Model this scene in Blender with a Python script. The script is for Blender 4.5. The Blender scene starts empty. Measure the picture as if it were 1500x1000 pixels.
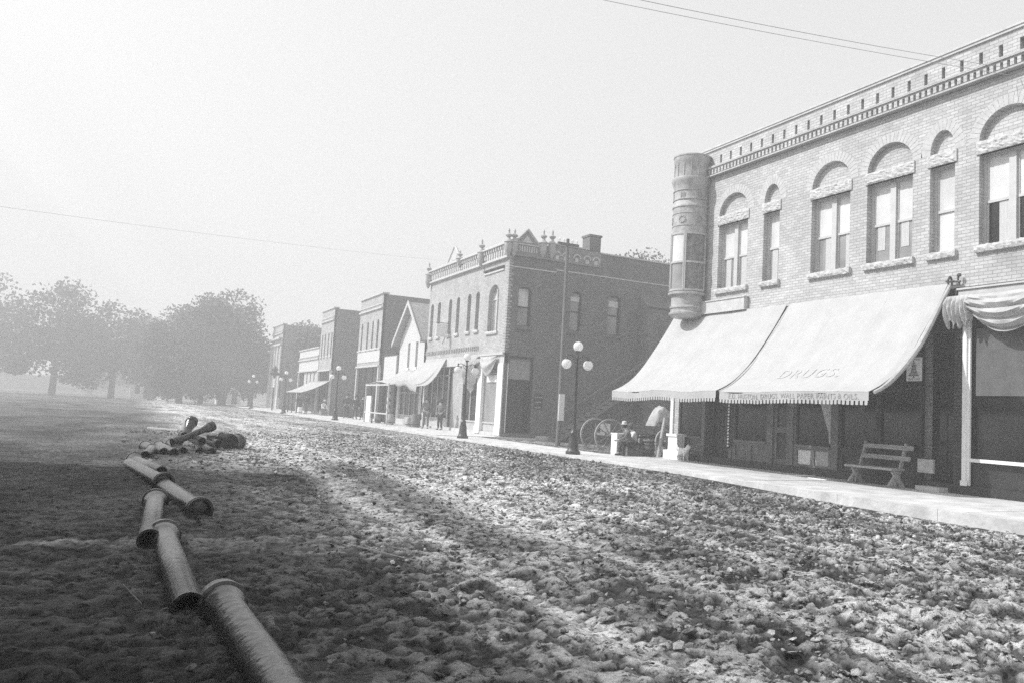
import bpy, bmesh, math, random
import numpy as np
from mathutils import Vector, Matrix, noise as mnoise
from mathutils.geometry import tessellate_polygon
random.seed(7)
rng = np.random.default_rng(11)
S = bpy.context.scene
COL = S.collection
PI = math.pi

# ------------------------------------------------------------------ render / view
S.render.engine = 'CYCLES'
S.cycles.use_denoising = False
S.cycles.max_bounces = 6
S.cycles.diffuse_bounces = 3
S.cycles.glossy_bounces = 2
S.cycles.volume_bounces = 1
S.cycles.transparent_max_bounces = 8
S.view_settings.view_transform = 'Standard'
S.view_settings.look = 'None'
S.view_settings.exposure = 0.38
S.view_settings.gamma = 1.0

# ------------------------------------------------------------------ camera
cd = bpy.data.cameras.new('camera')
cam = bpy.data.objects.new('camera', cd)
COL.objects.link(cam)
cd.sensor_width = 36.0
cd.lens = 1195.0 / 1500.0 * 36.0
cd.shift_x = -85.0 / 1500.0
cd.clip_start = 0.1
cd.clip_end = 3000.0
cam.matrix_world = Matrix(((0.8757591775, -0.0863678746, -0.4749594226, 0.0),
                           (-0.4800177454, -0.0512996064, -0.8757575660, 0.0),
                           (0.0512720881, 0.9949416770, -0.0863842136, 1.3),
                           (0, 0, 0, 1)))
S.camera = cam

# ------------------------------------------------------------------ light
SKY = 3.25
SUN = Vector((-1.0, 0.45, 1.05)).normalized()
w = bpy.data.worlds.new('World'); S.world = w; w.use_nodes = True
nt = w.node_tree
sky = nt.nodes.new('ShaderNodeTexSky'); sky.sky_type = 'NISHITA'; sky.sun_disc = False
sky.sun_elevation = math.asin(SUN.z)
sky.sun_rotation = math.atan2(SUN.x, SUN.y)
sky.dust_density = 6.0; sky.air_density = 1.2; sky.ozone_density = 0.5
hs = nt.nodes.new('ShaderNodeHueSaturation'); hs.inputs['Saturation'].default_value = 0.0
bg = nt.nodes['Background']; bg.inputs['Strength'].default_value = 0.13
gm = nt.nodes.new('ShaderNodeGamma'); gm.inputs['Gamma'].default_value = 0.35      # mist evens out the sky
sk = nt.nodes.new('ShaderNodeVectorMath'); sk.operation = 'SCALE'; sk.inputs['Scale'].default_value = SKY
nt.links.new(sky.outputs[0], hs.inputs['Color']); nt.links.new(hs.outputs[0], gm.inputs['Color']); nt.links.new(gm.outputs[0], sk.inputs[0])
nt.links.new(sk.outputs[0], bg.inputs['Color'])
sd = bpy.data.lights.new('sun', 'SUN'); sd.energy = 3.8; sd.angle = math.radians(0.8); sd.color = (1, 1, 1)
so = bpy.data.objects.new('sun', sd); COL.objects.link(so)
so.rotation_euler = SUN.to_track_quat('Z', 'Y').to_euler()

# ------------------------------------------------------------------ materials
MATS = {}
def mat(name, col, rough=0.85, var=0.25, scale=3.0, bump=0.0, bscale=20.0, spec=0.3, metal=0.0, stretch=(1, 1, 1), trans=0.0):
    m = bpy.data.materials.new(name); m.use_nodes = True
    n = m.node_tree.nodes; l = m.node_tree.links
    p = n['Principled BSDF']
    p.inputs['Roughness'].default_value = rough
    p.inputs['Specular IOR Level'].default_value = spec
    p.inputs['Metallic'].default_value = metal
    tc = n.new('ShaderNodeTexCoord'); mp = n.new('ShaderNodeMapping'); mp.inputs['Scale'].default_value = stretch
    l.new(tc.outputs['Object'], mp.inputs['Vector'])
    nz = n.new('ShaderNodeTexNoise'); nz.inputs['Scale'].default_value = scale; nz.inputs['Detail'].default_value = 6
    nz.inputs['Roughness'].default_value = 0.65
    l.new(mp.outputs[0], nz.inputs['Vector'])
    mr = n.new('ShaderNodeMapRange'); mr.inputs['From Min'].default_value = 0.3; mr.inputs['From Max'].default_value = 0.7
    mr.inputs['To Min'].default_value = col * (1 - var); mr.inputs['To Max'].default_value = min(0.95, col * (1 + var))
    l.new(nz.outputs['Fac'], mr.inputs['Value']); l.new(mr.outputs[0], p.inputs['Base Color'])
    if bump:
        nb = n.new('ShaderNodeTexNoise'); nb.inputs['Scale'].default_value = bscale; nb.inputs['Detail'].default_value = 4
        bp = n.new('ShaderNodeBump'); bp.inputs['Strength'].default_value = bump; bp.inputs['Distance'].default_value = 0.03
        l.new(mp.outputs[0], nb.inputs['Vector']); l.new(nb.outputs['Fac'], bp.inputs['Height']); l.new(bp.outputs[0], p.inputs['Normal'])
    if trans:
        out = n['Material Output']; tr = n.new('ShaderNodeBsdfTranslucent'); mx = n.new('ShaderNodeMixShader')
        l.new(mr.outputs[0], tr.inputs['Color']); mx.inputs[0].default_value = trans
        l.new(p.outputs[0], mx.inputs[1]); l.new(tr.outputs[0], mx.inputs[2]); l.new(mx.outputs[0], out.inputs['Surface'])
    MATS[name] = m
    return m

def brick(name, col, mortar, bw=0.21, bh=0.075, ms=0.012, var=0.2, blot=0.18):
    m = bpy.data.materials.new(name); m.use_nodes = True
    n = m.node_tree.nodes; l = m.node_tree.links; p = n['Principled BSDF']
    p.inputs['Roughness'].default_value = 0.9; p.inputs['Specular IOR Level'].default_value = 0.15
    tc = n.new('ShaderNodeTexCoord'); sx = n.new('ShaderNodeSeparateXYZ'); l.new(tc.outputs['Object'], sx.inputs[0])
    ad = n.new('ShaderNodeMath'); ad.operation = 'ADD'; l.new(sx.outputs['X'], ad.inputs[0]); l.new(sx.outputs['Y'], ad.inputs[1])
    cx = n.new('ShaderNodeCombineXYZ'); l.new(ad.outputs[0], cx.inputs['X']); l.new(sx.outputs['Z'], cx.inputs['Y'])
    b = n.new('ShaderNodeTexBrick'); l.new(cx.outputs[0], b.inputs['Vector'])
    b.inputs['Scale'].default_value = 1.0; b.inputs['Brick Width'].default_value = bw; b.inputs['Row Height'].default_value = bh
    b.inputs['Mortar Size'].default_value = ms; b.inputs['Mortar Smooth'].default_value = 0.3
    c1 = col * (1 - var); c2 = col * (1 + var)
    b.inputs['Color1'].default_value = (c1, c1, c1, 1); b.inputs['Color2'].default_value = (c2, c2, c2, 1)
    b.inputs['Mortar'].default_value = (mortar, mortar, mortar, 1)
    nz = n.new('ShaderNodeTexNoise'); nz.inputs['Scale'].default_value = 0.9; nz.inputs['Detail'].default_value = 7; nz.inputs['Roughness'].default_value = 0.7
    l.new(tc.outputs['Object'], nz.inputs['Vector'])
    mr = n.new('ShaderNodeMapRange'); mr.inputs['From Min'].default_value = 0.3; mr.inputs['From Max'].default_value = 0.7
    mr.inputs['To Min'].default_value = 1 - blot; mr.inputs['To Max'].default_value = 1 + blot
    l.new(nz.outputs['Fac'], mr.inputs['Value'])
    vm = n.new('ShaderNodeVectorMath'); vm.operation = 'SCALE'
    l.new(b.outputs['Color'], vm.inputs[0]); l.new(mr.outputs[0], vm.inputs['Scale']); l.new(vm.outputs[0], p.inputs['Base Color'])
    bp = n.new('ShaderNodeBump'); bp.inputs['Strength'].default_value = 0.5; bp.inputs['Distance'].default_value = 0.012; bp.invert = True
    l.new(b.outputs['Fac'], bp.inputs['Height']); l.new(bp.outputs[0], p.inputs['Normal'])
    MATS[name] = m
    return m

brick('pale_brick', 0.46, 0.31, var=.12, ms=.009, blot=0.2)
brick('red_brick', 0.42, 0.33, var=0.15)
brick('shaded_side_brick', 0.15, 0.12, var=0.2, blot=0.2)  # same brick as the fronts, darkened in colour for the shaded walls
brick('parapet_brick', 0.25, 0.2)
brick('mid_brick', 0.40, 0.3)
brick('pier_brick', 0.06, 0.03)
mat('rough_stone', 0.47, var=0.25, scale=9, bump=1.0, bscale=14)
mat('stone', 0.5, var=0.15, scale=5, bump=0.3)
mat('cornice_paint', 0.5, var=0.15, scale=4)
mat('tin', 0.36, rough=0.55, var=0.3, scale=5, bump=0.3, bscale=8)
mat('white_paint', 0.78, rough=0.6, var=0.1, scale=6)
mat('grey_paint', 0.42, rough=0.6, var=0.15, scale=4)
mat('brown_paint', 0.13, rough=.5, var=.3)
mat('dark_paint', 0.028, rough=0.5, var=0.3, scale=4)
mat('black_paint', 0.035, rough=0.45, var=0.3)
mat('window_trim', 0.5, rough=0.6, var=0.1)
mat('shade', 0.6, rough=0.25, var=0.16, scale=1.1, spec=0.6)
mat('curtain', 0.55, rough=0.7, var=0.12, scale=6, stretch=(8, 8, 0.6))
mat('worn_pane', 0.2, rough=0.4, var=0.45, scale=8)
mat('glass_mid', 0.24, rough=0.12, var=0.3, scale=1.2, spec=0.8)
mat('glass_dark', 0.012, rough=0.08, var=0.6, scale=1.5, spec=0.35)
mat('canvas', 0.53, rough=0.9, var=0.07, scale=2.2, trans=0.22, bump=0.25, bscale=3)
mat('shaded_blind', 0.11, rough=.9, var=.2)  # blind darkened in colour in place of the drape's shade
mat('ring', 0.47, var=.15, scale=7)
mat('old_canvas', 0.5, rough=0.9, var=0.2, scale=3, trans=0.15, bump=0.3, bscale=5)
mat('letter', 0.33, rough=0.9, var=0.3, scale=12)
mat('faded_letter', 0.41, rough=0.9, var=0.2, scale=9)
mat('ink', 0.08, rough=0.8, var=0.2)
mat('paper', 0.75, rough=0.8, var=0.08)
mat('concrete', 0.56, rough=0.9, var=0.28, scale=1.6, bump=0.4, bscale=12)
mat('old_wood', 0.18, rough=0.85, var=0.45, scale=3, stretch=(8, 1.2, 8), bump=0.4)
mat('bench_wood', 0.36, rough=0.8, var=0.4, scale=4, stretch=(9, 1, 9), bump=0.4)
mat('pale_wood', 0.4, rough=0.8, var=0.2, scale=4, stretch=(6, 6, 1))
mat('siding', 0.55, rough=0.8, var=0.12, scale=3, stretch=(1, 1, 14), bump=0.3, bscale=4)
mat('shingle', 0.3, rough=0.9, var=0.4, scale=7, bump=0.8, bscale=10)
mat('tar_roof', 0.10, rough=0.9, var=0.3)
mat('iron', 0.055, rough=0.42, var=0.4, scale=9, metal=0.35, spec=0.5, bump=0.3, bscale=25)
mat('pipe_iron', 0.06, rough=0.22, var=0.7, scale=6, metal=0.6, spec=0.6, bump=0.25, bscale=16)
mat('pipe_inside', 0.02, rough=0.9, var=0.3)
mat('milk_glass', 0.93, rough=0.25, var=0.02, trans=0.5)
mat('pole_wood', 0.14, rough=0.9, var=0.4, scale=4, stretch=(8, 8, 0.5))
mat('leaf', 0.07, rough=0.7, var=0.5, scale=0.6)
mat('bark', 0.07, rough=0.95, var=0.3, scale=5)
mat('cloth_dark', 0.045, rough=0.95, var=0.3, scale=12)
mat('cloth_mid', 0.14, rough=0.95, var=0.3, scale=12)
mat('cloth_light', 0.65, rough=0.95, var=0.15, scale=12)
mat('skin', 0.42, rough=0.6, var=0.08)
mat('straw', 0.6, rough=0.9, var=0.2, scale=30)
mat('sun_patch_fur', 0.75, rough=0.95, var=0.12, scale=18, bump=0.6, bscale=40)
mat('hole', 0.012, rough=1.0, var=0.2)

# mud ground
def mud_material():
    m = bpy.data.materials.new('mud'); m.use_nodes = True
    n = m.node_tree.nodes; l = m.node_tree.links; p = n['Principled BSDF']
    tc = n.new('ShaderNodeTexCoord')
    def noise(sc, det, ro=0.6):
        z = n.new('ShaderNodeTexNoise'); z.inputs['Scale'].default_value = sc; z.inputs['Detail'].default_value = det
        z.inputs['Roughness'].default_value = ro; l.new(tc.outputs['Object'], z.inputs['Vector']); return z
    def rngm(src, a, b, c, d):
        r = n.new('ShaderNodeMapRange'); r.inputs['From Min'].default_value = a; r.inputs['From Max'].default_value = b
        r.inputs['To Min'].default_value = c; r.inputs['To Max'].default_value = d; l.new(src, r.inputs['Value']); return r.outputs[0]
    def math_(op, a, b):
        k = n.new('ShaderNodeMath'); k.operation = op; l.new(a, k.inputs[0]); l.new(b, k.inputs[1]); return k.outputs[0]
    big = rngm(noise(0.22, 5).outputs['Fac'], 0.35, 0.65, 0.75, 1.25)
    mid = rngm(noise(6.0, 6, 0.8).outputs['Fac'], 0.42, 0.58, 0.7, 1.25)
    fin = rngm(noise(15, 5, 0.72).outputs['Fac'], 0.395, 0.50, 0.09, 1.35)
    att = n.new('ShaderNodeAttribute'); att.attribute_name = 'dry_shade'  # dryness of the mud, with painted shade multiplied in
    dry_shade = rngm(att.outputs['Fac'], 0.0, 1.0, 0.018, 0.52)
    v = math_('MULTIPLY', math_('MULTIPLY', math_('MULTIPLY', big, mid), fin), dry_shade)
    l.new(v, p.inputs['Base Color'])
    p.inputs['Roughness'].default_value = 0.75; p.inputs['Specular IOR Level'].default_value = 0.3
    bp = n.new('ShaderNodeBump'); bp.inputs['Strength'].default_value = 1.0; bp.inputs['Distance'].default_value = 0.06
    l.new(noise(26, 6, 0.75).outputs['Fac'], bp.inputs['Height']); l.new(bp.outputs[0], p.inputs['Normal'])
    return m
MATS['mud'] = mud_material()

def M(x): return MATS[x]

# ------------------------------------------------------------------ frames & mesh builder
def fr_world(s, z, d): return (s, d, z)                # s=X, d=Y
def face_x(X0):                                         # street facade: s = world Y, d = depth into building (+X)
    return lambda s, z, d: (X0 + d, s, z)
def face_y(Y0):                                         # side wall seen from the south: s = world X, d = +Y
    return lambda s, z, d: (s, Y0 + d, z)

class MB:
    def __init__(self, fr=None):
        self.v = []; self.f = []; self.mi = []; self.fr = fr
    def _p(self, p):
        return tuple(self.fr(*p)) if self.fr else tuple(p)
    def add(self, verts, faces, mi=0, raw=False):
        o = len(self.v)
        self.v += [tuple(p) if raw else self._p(p) for p in verts]
        self.f += [tuple(i + o for i in f) for f in faces]; self.mi += [mi] * len(faces)
        return self
    def box(self, a0, a1, b0, b1, c0, c1, mi=0):
        v = [(a0, b0, c0), (a1, b0, c0), (a1, b1, c0), (a0, b1, c0), (a0, b0, c1), (a1, b0, c1), (a1, b1, c1), (a0, b1, c1)]
        return self.add(v, [(0, 3, 2, 1), (4, 5, 6, 7), (0, 1, 5, 4), (1, 2, 6, 5), (2, 3, 7, 6), (3, 0, 4, 7)], mi)
    def prism(self, poly, c0, c1, mi=0):
        k = len(poly)
        v = [(a, b, c0) for a, b in poly] + [(a, b, c1) for a, b in poly]
        f = [tuple(range(k))[::-1], tuple(range(k, 2 * k))] + [(i, (i + 1) % k, k + (i + 1) % k, k + i) for i in range(k)]
        return self.add(v, f, mi)
    def tube(self, p0, p1, r0, r1=None, n=8, caps=True, mi=0, p_is_world=False):
        if r1 is None: r1 = r0
        a = Vector(p0 if p_is_world or not self.fr else self.fr(*p0)); b = Vector(p1 if p_is_world or not self.fr else self.fr(*p1))
        d = (b - a); 
        if d.length < 1e-6: return self
        q = d.to_track_quat('Z', 'Y')
        v = []
        for c, r in ((a, r0), (b, r1)):
            for i in range(n):
                t = 2 * PI * i / n
                v.append(c + q @ Vector((r * math.cos(t), r * math.sin(t), 0)))
        f = [(i, (i + 1) % n, n + (i + 1) % n, n + i) for i in range(n)]
        if caps: f += [tuple(range(n))[::-1], tuple(range(n, 2 * n))]
        return self.add(v, f, mi, raw=True)
    def path(self, pts, r, n=6, mi=0):
        for i in range(len(pts) - 1):
            rr = r if not isinstance(r, (list, tuple)) else r[i]
            r2 = r if not isinstance(r, (list, tuple)) else r[i + 1]
            self.tube(pts[i], pts[i + 1], rr, r2, n, True, mi)
        return self
    def lathe(self, c, prof, n=16, mi=0, axis=None):
        c = Vector(c if not self.fr else self.fr(*c)); q = (Vector(axis) if axis else Vector((0, 0, 1))).to_track_quat('Z', 'Y')
        v = []; m = len(prof)
        for r, z in prof:
            for i in range(n):
                t = 2 * PI * i / n
                v.append(c + q @ Vector((r * math.cos(t), r * math.sin(t), z)))
        f = []
        for j in range(m - 1):
            for i in range(n):
                f.append((j * n + i, j * n + (i + 1) % n, (j + 1) * n + (i + 1) % n, (j + 1) * n + i))
        if prof[0][0] > 1e-4: f.append(tuple(range(n))[::-1])
        if prof[-1][0] > 1e-4: f.append(tuple(range((m - 1) * n, m * n)))
        return self.add(v, f, mi, raw=True)
    def ball(self, c, r, n=16, mi=0, sz=1.0):
        k = n // 2
        return self.lathe(c, [(max(1e-5, r * math.sin(PI * j / k)), -r * sz * math.cos(PI * j / k)) for j in range(k + 1)], n, mi)
    def build(self, name, mats, parent=None, smooth=False, origin=None, clean=False):
        me = bpy.data.meshes.new(name)
        vs = self.v
        if origin is not None:
            vs = [(x - origin[0], y - origin[1], z - origin[2]) for x, y, z in vs]
        me.from_pydata(vs, [], self.f)
        if isinstance(mats, str): mats = [mats]
        for x in mats: me.materials.append(M(x))
        if len(mats) > 1: me.polygons.foreach_set('material_index', self.mi)
        bm = bmesh.new(); bm.from_mesh(me)
        if clean: bmesh.ops.remove_doubles(bm, verts=bm.verts, dist=1e-4)
        bmesh.ops.recalc_face_normals(bm, faces=bm.faces)
        bm.to_mesh(me); bm.free()
        if smooth:
            me.polygons.foreach_set('use_smooth', [True] * len(me.polygons))
            try: me.set_sharp_from_angle(angle=math.radians(40))
            except Exception: pass
        o = bpy.data.objects.new(name, me); COL.objects.link(o)
        if parent is not None: o.parent = parent
        if origin is not None: o.location = origin
        return o

def tag(o, label=None, cat=None, group=None, kind=None):
    if label: o['label'] = label
    if cat: o['category'] = cat
    if group: o['group'] = group
    if kind: o['kind'] = kind
    return o
def thing(name, label, cat, group=None, loc=(0, 0, 0)):
    o = bpy.data.objects.new(name, None); COL.objects.link(o); o.location = loc; o.empty_display_size = 0.2
    return tag(o, label, cat, group)
def copy_tree(o, parent=None):
    c = o.copy(); COL.objects.link(c)
    if parent is not None: c.parent = parent
    for ch in list(o.children): copy_tree(ch, c)
    return c

def sheet(mb, outer, holes, depth, mi=0, mi_rev=None, d0=0.0):
    """flat wall with holes at depth d0 and reveals running in to depth"""
    polys = [[Vector((a, b, 0)) for a, b in outer]] + [[Vector((a, b, 0)) for a, b in h] for h in holes]
    tri = tessellate_polygon(polys)
    flat = [p for q in polys for p in q]
    mb.add([(p.x, p.y, d0) for p in flat], [tuple(t) for t in tri], mi)
    for h in holes:
        k = len(h)
        mb.add([(a, b, d0) for a, b in h] + [(a, b, depth) for a, b in h],
               [(i, (i + 1) % k, k + (i + 1) % k, k + i) for i in range(k)], mi if mi_rev is None else mi_rev)
def rect(a0, a1, b0, b1): return [(a0, b0), (a1, b0), (a1, b1), (a0, b1)]
def arch(a0, a1, b0, spring, rise, n=14):
    c = (a0 + a1) / 2; r = (a1 - a0) / 2
    pts = [(a0, b0), (a1, b0)] if spring > b0 + 1e-4 else []
    return pts + [(c + r * math.cos(PI * i / n), spring + rise * math.sin(PI * i / n)) for i in range(n + 1)]

# text -> 2D mesh (verts, faces) centred at x=0
def text2d(s, size, spacing=1.0, bold=0.0):
    cu = bpy.data.curves.new('t', 'FONT'); cu.body = s; cu.size = size; cu.align_x = 'CENTER'; cu.align_y = 'CENTER'
    cu.space_character = spacing; cu.offset = bold; cu.resolution_u = 3
    ob = bpy.data.objects.new('t', cu); COL.objects.link(ob)
    dg = bpy.context.evaluated_depsgraph_get(); me = bpy.data.meshes.new_from_object(ob.evaluated_get(dg))
    bm = bmesh.new(); bm.from_mesh(me)
    bmesh.ops.triangulate(bm, faces=bm.faces)
    for _ in range(1): bmesh.ops.subdivide_edges(bm, edges=[e for e in bm.edges if e.calc_length() > size * 0.3], cuts=1)
    bmesh.ops.triangulate(bm, faces=bm.faces)
    bm.verts.index_update()
    v = [(a.co.x, a.co.y) for a in bm.verts]; f = [tuple(x.index for x in q.verts) for q in bm.faces]
    bm.free(); bpy.data.objects.remove(ob); bpy.data.curves.remove(cu); bpy.data.meshes.remove(me)
    return v, f

# ------------------------------------------------------------------ windows
def window(parent, fr, a0, a1, b0, b1, pair=False, upper='shade', lower='glass_mid', trim='window_trim', depth=0.16,
           sill=True, lintel=None, curtains=0, blinds=0.0, stone='rough_stone', top=None, rail=None, mull=0.16):
    """two sash window in an opening a0..a1 x b0..b1. top = list of outline points for a curved head"""
    fb = MB(fr); w_ = 0.055; d1 = depth + 0.09
    fb.box(a0, a0 + w_, b0, b1, depth, d1); fb.box(a1 - w_, a1, b0, b1, depth, d1)
    fb.box(a0 + w_, a1 - w_, b1 - w_, b1, depth, d1); fb.box(a0 + w_, a1 - w_, b0, b0 + w_, depth, d1)
    c = (a0 + a1) / 2
    cells = [(a0 + w_, a1 - w_)]
    if pair:
        fb.box(c - mull / 2, c + mull / 2, b0 + w_, b1 - w_, depth - 0.02, d1)
        cells = [(a0 + w_, c - mull / 2), (c + mull / 2, a1 - w_)]
    mid = rail if rail else b0 + (b1 - b0) * 0.5
    for s0, s1 in cells:
        fb.box(s0, s1, mid - 0.03, mid + 0.03, depth + 0.03, d1)
        for q0, q1 in ((s0, s0 + 0.035), (s1 - 0.035, s1)):
            fb.box(q0, q1, b0 + w_, mid - 0.03, depth + 0.045, d1); fb.box(q0, q1, mid + 0.03, b1 - w_, depth + 0.035, d1)
    f = fb.build('window', trim, parent)
    for s0, s1 in cells:
        MB(fr).box(s0 + 0.035, s1 - 0.035, mid + 0.03, b1 - w_, depth + 0.06, depth + 0.08).build('pane', upper, f)
        MB(fr).box(s0 + 0.035, s1 - 0.035, b0 + w_, mid - 0.03, depth + 0.07, depth + 0.085).build('pane', lower, f)
        if curtains:
            wv = MB(fr); K = 14; c0 = s0 + 0.04 + (0.0 if curtains == 2 else (s1 - s0) * 0.30); c1 = c0 + (s1 - s0) * 0.42
            vs = []; fs = []
            for i in range(K + 1):
                a = c0 + (c1 - c0) * i / K; dd = depth + 0.062 - 0.008 * (i % 2)
                vs += [(a, b0 + w_ + (0.02 if curtains != 3 else (mid - b0) * 0.3), dd), (a, mid - 0.035, dd)]
            for i in range(K): fs.append((2 * i, 2 * i + 2, 2 * i + 3, 2 * i + 1))
            wv.add(vs, fs).build('curtain', 'curtain', f)
    if sill:
        rough_block(fr, a0 - 0.08, a1 + 0.06, b0 - 0.15, b0, -0.09, depth).build('sill', stone, f)
    if lintel:
        rough_block(fr, a0 - 0.06, a1 + 0.06, b1, b1 + lintel, -0.035, 0.1).build('lintel', stone, f)
    return f

def rough_block(fr, a0, a1, b0, b1, d0, d1, amp=0.018):
    mb = MB(fr); nx = max(2, int((a1 - a0) / 0.06)); ny = max(2, int((b1 - b0) / 0.04)); vs = []; fs = []
    for j in range(ny + 1):
        for i in range(nx + 1):
            a = a0 + (a1 - a0) * i / nx; b = b0 + (b1 - b0) * j / ny
            e = 0.0 if (i in (0, nx) or j in (0, ny)) else 1.0
            vs.append((a + random.uniform(-.008, .008) * e, b + random.uniform(-.012, .012) * (1 if j in (0, ny) else 1), d0 - e * random.uniform(0, amp * 1.8)))
    for j in range(ny):
        for i in range(nx):
            k = j * (nx + 1) + i; fs.append((k, k + 1, k + nx + 2, k + nx + 1))
    mb.add(vs, fs); mb.box(a0, a1, b0, b1, d0 + 0.004, d1)
    return mb

XF = 15.85
# =================================================================== NEAR CORNER BUILDING (drug store)
FR = face_x(XF)
rb = thing('corner_store_building', 'pale brick two storey corner store with round turret and arched window heads', 'building')
Y0, Y1 = 4.6, 21.9; TOP = 9.87
doubles = [(18.52, 19.87), (14.62, 15.95), (12.74, 14.08), (9.70, 11.04), (6.0, 7.34)]
singles = [(17.18, 17.83), (11.63, 12.27), (8.3, 8.95)]
W0, W1, AS = 5.30, 7.31, 7.60
holes = []; archs = []
for a, b in doubles:
    holes.append(rect(a, b, W0, W1)); archs.append((a, b, 0.62))
for a, b in singles:
    holes.append(rect(a, b, W0, W1)); archs.append((a, b, 0.52))
ah = [arch(a + 0.0, b - 0.0, AS, AS, r) for a, b, r in archs]
wb = MB(FR)
slot = []
y = 20.36; sl = []
while y > Y0 + 0.3:
    sl.append(y); y -= 0.467
slots = [rect(s - 0.045, s + 0.045, 9.31, 9.60) for s in sl]
sheet(wb, [(Y0, 4.45), (Y1, 4.45), (Y1, 9.26), (Y0, 9.26)], holes + ah, 0.26)
sheet(wb, [(Y0, 9.26), (Y1, 9.26), (Y1, TOP), (Y0, TOP)], slots, 0.12)
for s in sl: wb.box(s - 0.06, s + 0.06, 9.29, 9.62, 0.12, 0.13, 1)
wb.box(Y0, Y1, 4.45, 5.28, 0.27, 0.4); 
wb.box(Y0 + .0, Y1, TOP - 0.005, TOP, 0.001, 0.35)
wb.box(Y0, Y1 - 0.02, 0.0, 9.3, 0.42, 15.0); wb.box(Y1 - .3, Y1, 0.3, TOP, 0.003, 15.0); wb.box(Y0, Y0 + .3, 0.0, TOP, 0.003, 15.0)
wb.build('wall', ['pale_brick', 'hole'], rb)
for a, b, r in archs: MB(FR).box(a + 0.002, b - 0.002, AS - 0.28, AS + r + 0.03, 0.14, 0.25).build('arch_infill', 'pale_brick', rb)
# brick voussoir rings
for a, b, r in archs:
    vr = MB(FR)
    c = (a + b) / 2; rr = (b - a) / 2; N = 22 if rr > .4 else 14
    for i in range(N):
        t0 = PI * i / N + 0.012; t1 = PI * (i + 1) / N - 0.012
        q = [(c + (rr + .004) * math.cos(t0), AS + (r + .004) * math.sin(t0)), (c + (rr + .25) * math.cos(t0), AS + (r + .25) * math.sin(t0)),
             (c + (rr + .25) * math.cos(t1), AS + (r + .25) * math.sin(t1)), (c + (rr + .004) * math.cos(t1), AS + (r + .004) * math.sin(t1))]
        vr.prism(q, -0.004, 0.05)
    vr.build('arch_ring', 'ring', rb)
# cornice: ledge, dentils, band
cb_ = MB(FR)
cb_.box(Y0 - .05, Y1, 9.20, 9.258, -0.15, 0.02); cb_.box(Y0 - .03, Y1, 9.155, 9.199, -0.10, 0.02)
cb_.box(Y0, Y1, 8.96, 9.154, -0.03, -0.002); cb_.box(Y0, Y1, 8.925, 8.965, -0.17, -0.031)
y = Y0
while y < Y1 - 0.1:
    cb_.box(y, y + 0.085, 9.01, 9.15, -0.13, -0.031); y += 0.155
cb_.build('cornice', 'pale_brick', rb)
cp = MB(FR); cp.box(Y0 - .06, Y1, TOP, TOP + 0.05, -0.07, 0.4); cp.box(Y0 - .06, Y1, TOP - .06, TOP - .001, -0.045, -0.002)
cp.build('coping', 'cornice_paint', rb)
for i, (a, b) in enumerate(doubles):
    window(rb, FR, a, b, W0, W1, pair=True, lintel=0.28, curtains=(1, 2, 3, 2, 1)[i], rail=6.28, lower=('glass_mid', 'glass_mid', 'glass_mid', 'glass_dark', 'glass_mid')[i])
for i, (a, b) in enumerate(singles):
    window(rb, FR, a, b, W0, W1, lintel=0.28, curtains=(1, 0, 1)[i], rail=6.28, lower=('glass_mid', 'shade', 'glass_mid')[i], upper='shade')
# second fascia (bare sign board) by the turret
nb = MB(FR); nb.box(18.4, 20.45, 4.58, 4.92, -0.16, -0.003); nb.box(18.36, 20.49, 4.92, 4.95, -0.19, -0.003); nb.box(18.36, 20.49, 4.55, 4.58, -0.18, -0.003)
nb.build('sign_board', 'cornice_paint', rb)
# turret
TC = (15.52, 20.92); TR = 1.03
tu = MB()
tu.lathe((TC[0], TC[1], 0), [(TR * a_, b_) for a_, b_ in [(0.02, 4.44), (0.40, 4.45), (0.50, 4.50), (0.55, 4.54), (0.56, 4.60), (0.51, 4.63), (0.51, 4.72), (0.54, 4.74), (0.54, 4.79), (0.50, 4.82), (0.50, 5.14),
      (0.60, 5.17), (0.60, 5.23), (0.54, 5.27), (0.54, 7.12), (0.55, 7.13), (0.55, 7.95), (0.58, 7.97), (0.58, 8.03), (0.54, 8.08), (0.54, 8.62), (0.58, 8.70), (0.62, 8.80), (0.64, 8.88), (0.62, 8.93),
      (0.55, 8.95), (0.55, 9.42), (0.58, 9.46), (0.58, 9.60), (0.60, 9.62), (0.60, 9.66), (0.3, 9.74), (0.01, 9.76)]], 40)
tur = tu.build('turret', 'tin', rb, smooth=True)
def ring_box(mb, t0, t1, z0, z1, r0, r1, mi=0, n=4):
    vs = []; fs = []
    for i in range(n + 1):
        t = math.radians(t0 + (t1 - t0) * i / n)
        for r, z in ((r0 * TR, z0), (r1 * TR, z0), (r1 * TR, z1), (r0 * TR, z1)):
            vs.append((TC[0] + r * math.cos(t), TC[1] + r * math.sin(t), z))
    for i in range(n):
        a = 4 * i; b = a + 4
        fs += [(a, b, b + 1, a + 1), (a + 1, b + 1, b + 2, a + 2), (a + 2, b + 2, b + 3, a + 3), (a + 3, b + 3, b, a)]
    fs += [(0, 1, 2, 3), (4 * n + 3, 4 * n + 2, 4 * n + 1, 4 * n)]
    mb.add(vs, fs, mi)
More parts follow.
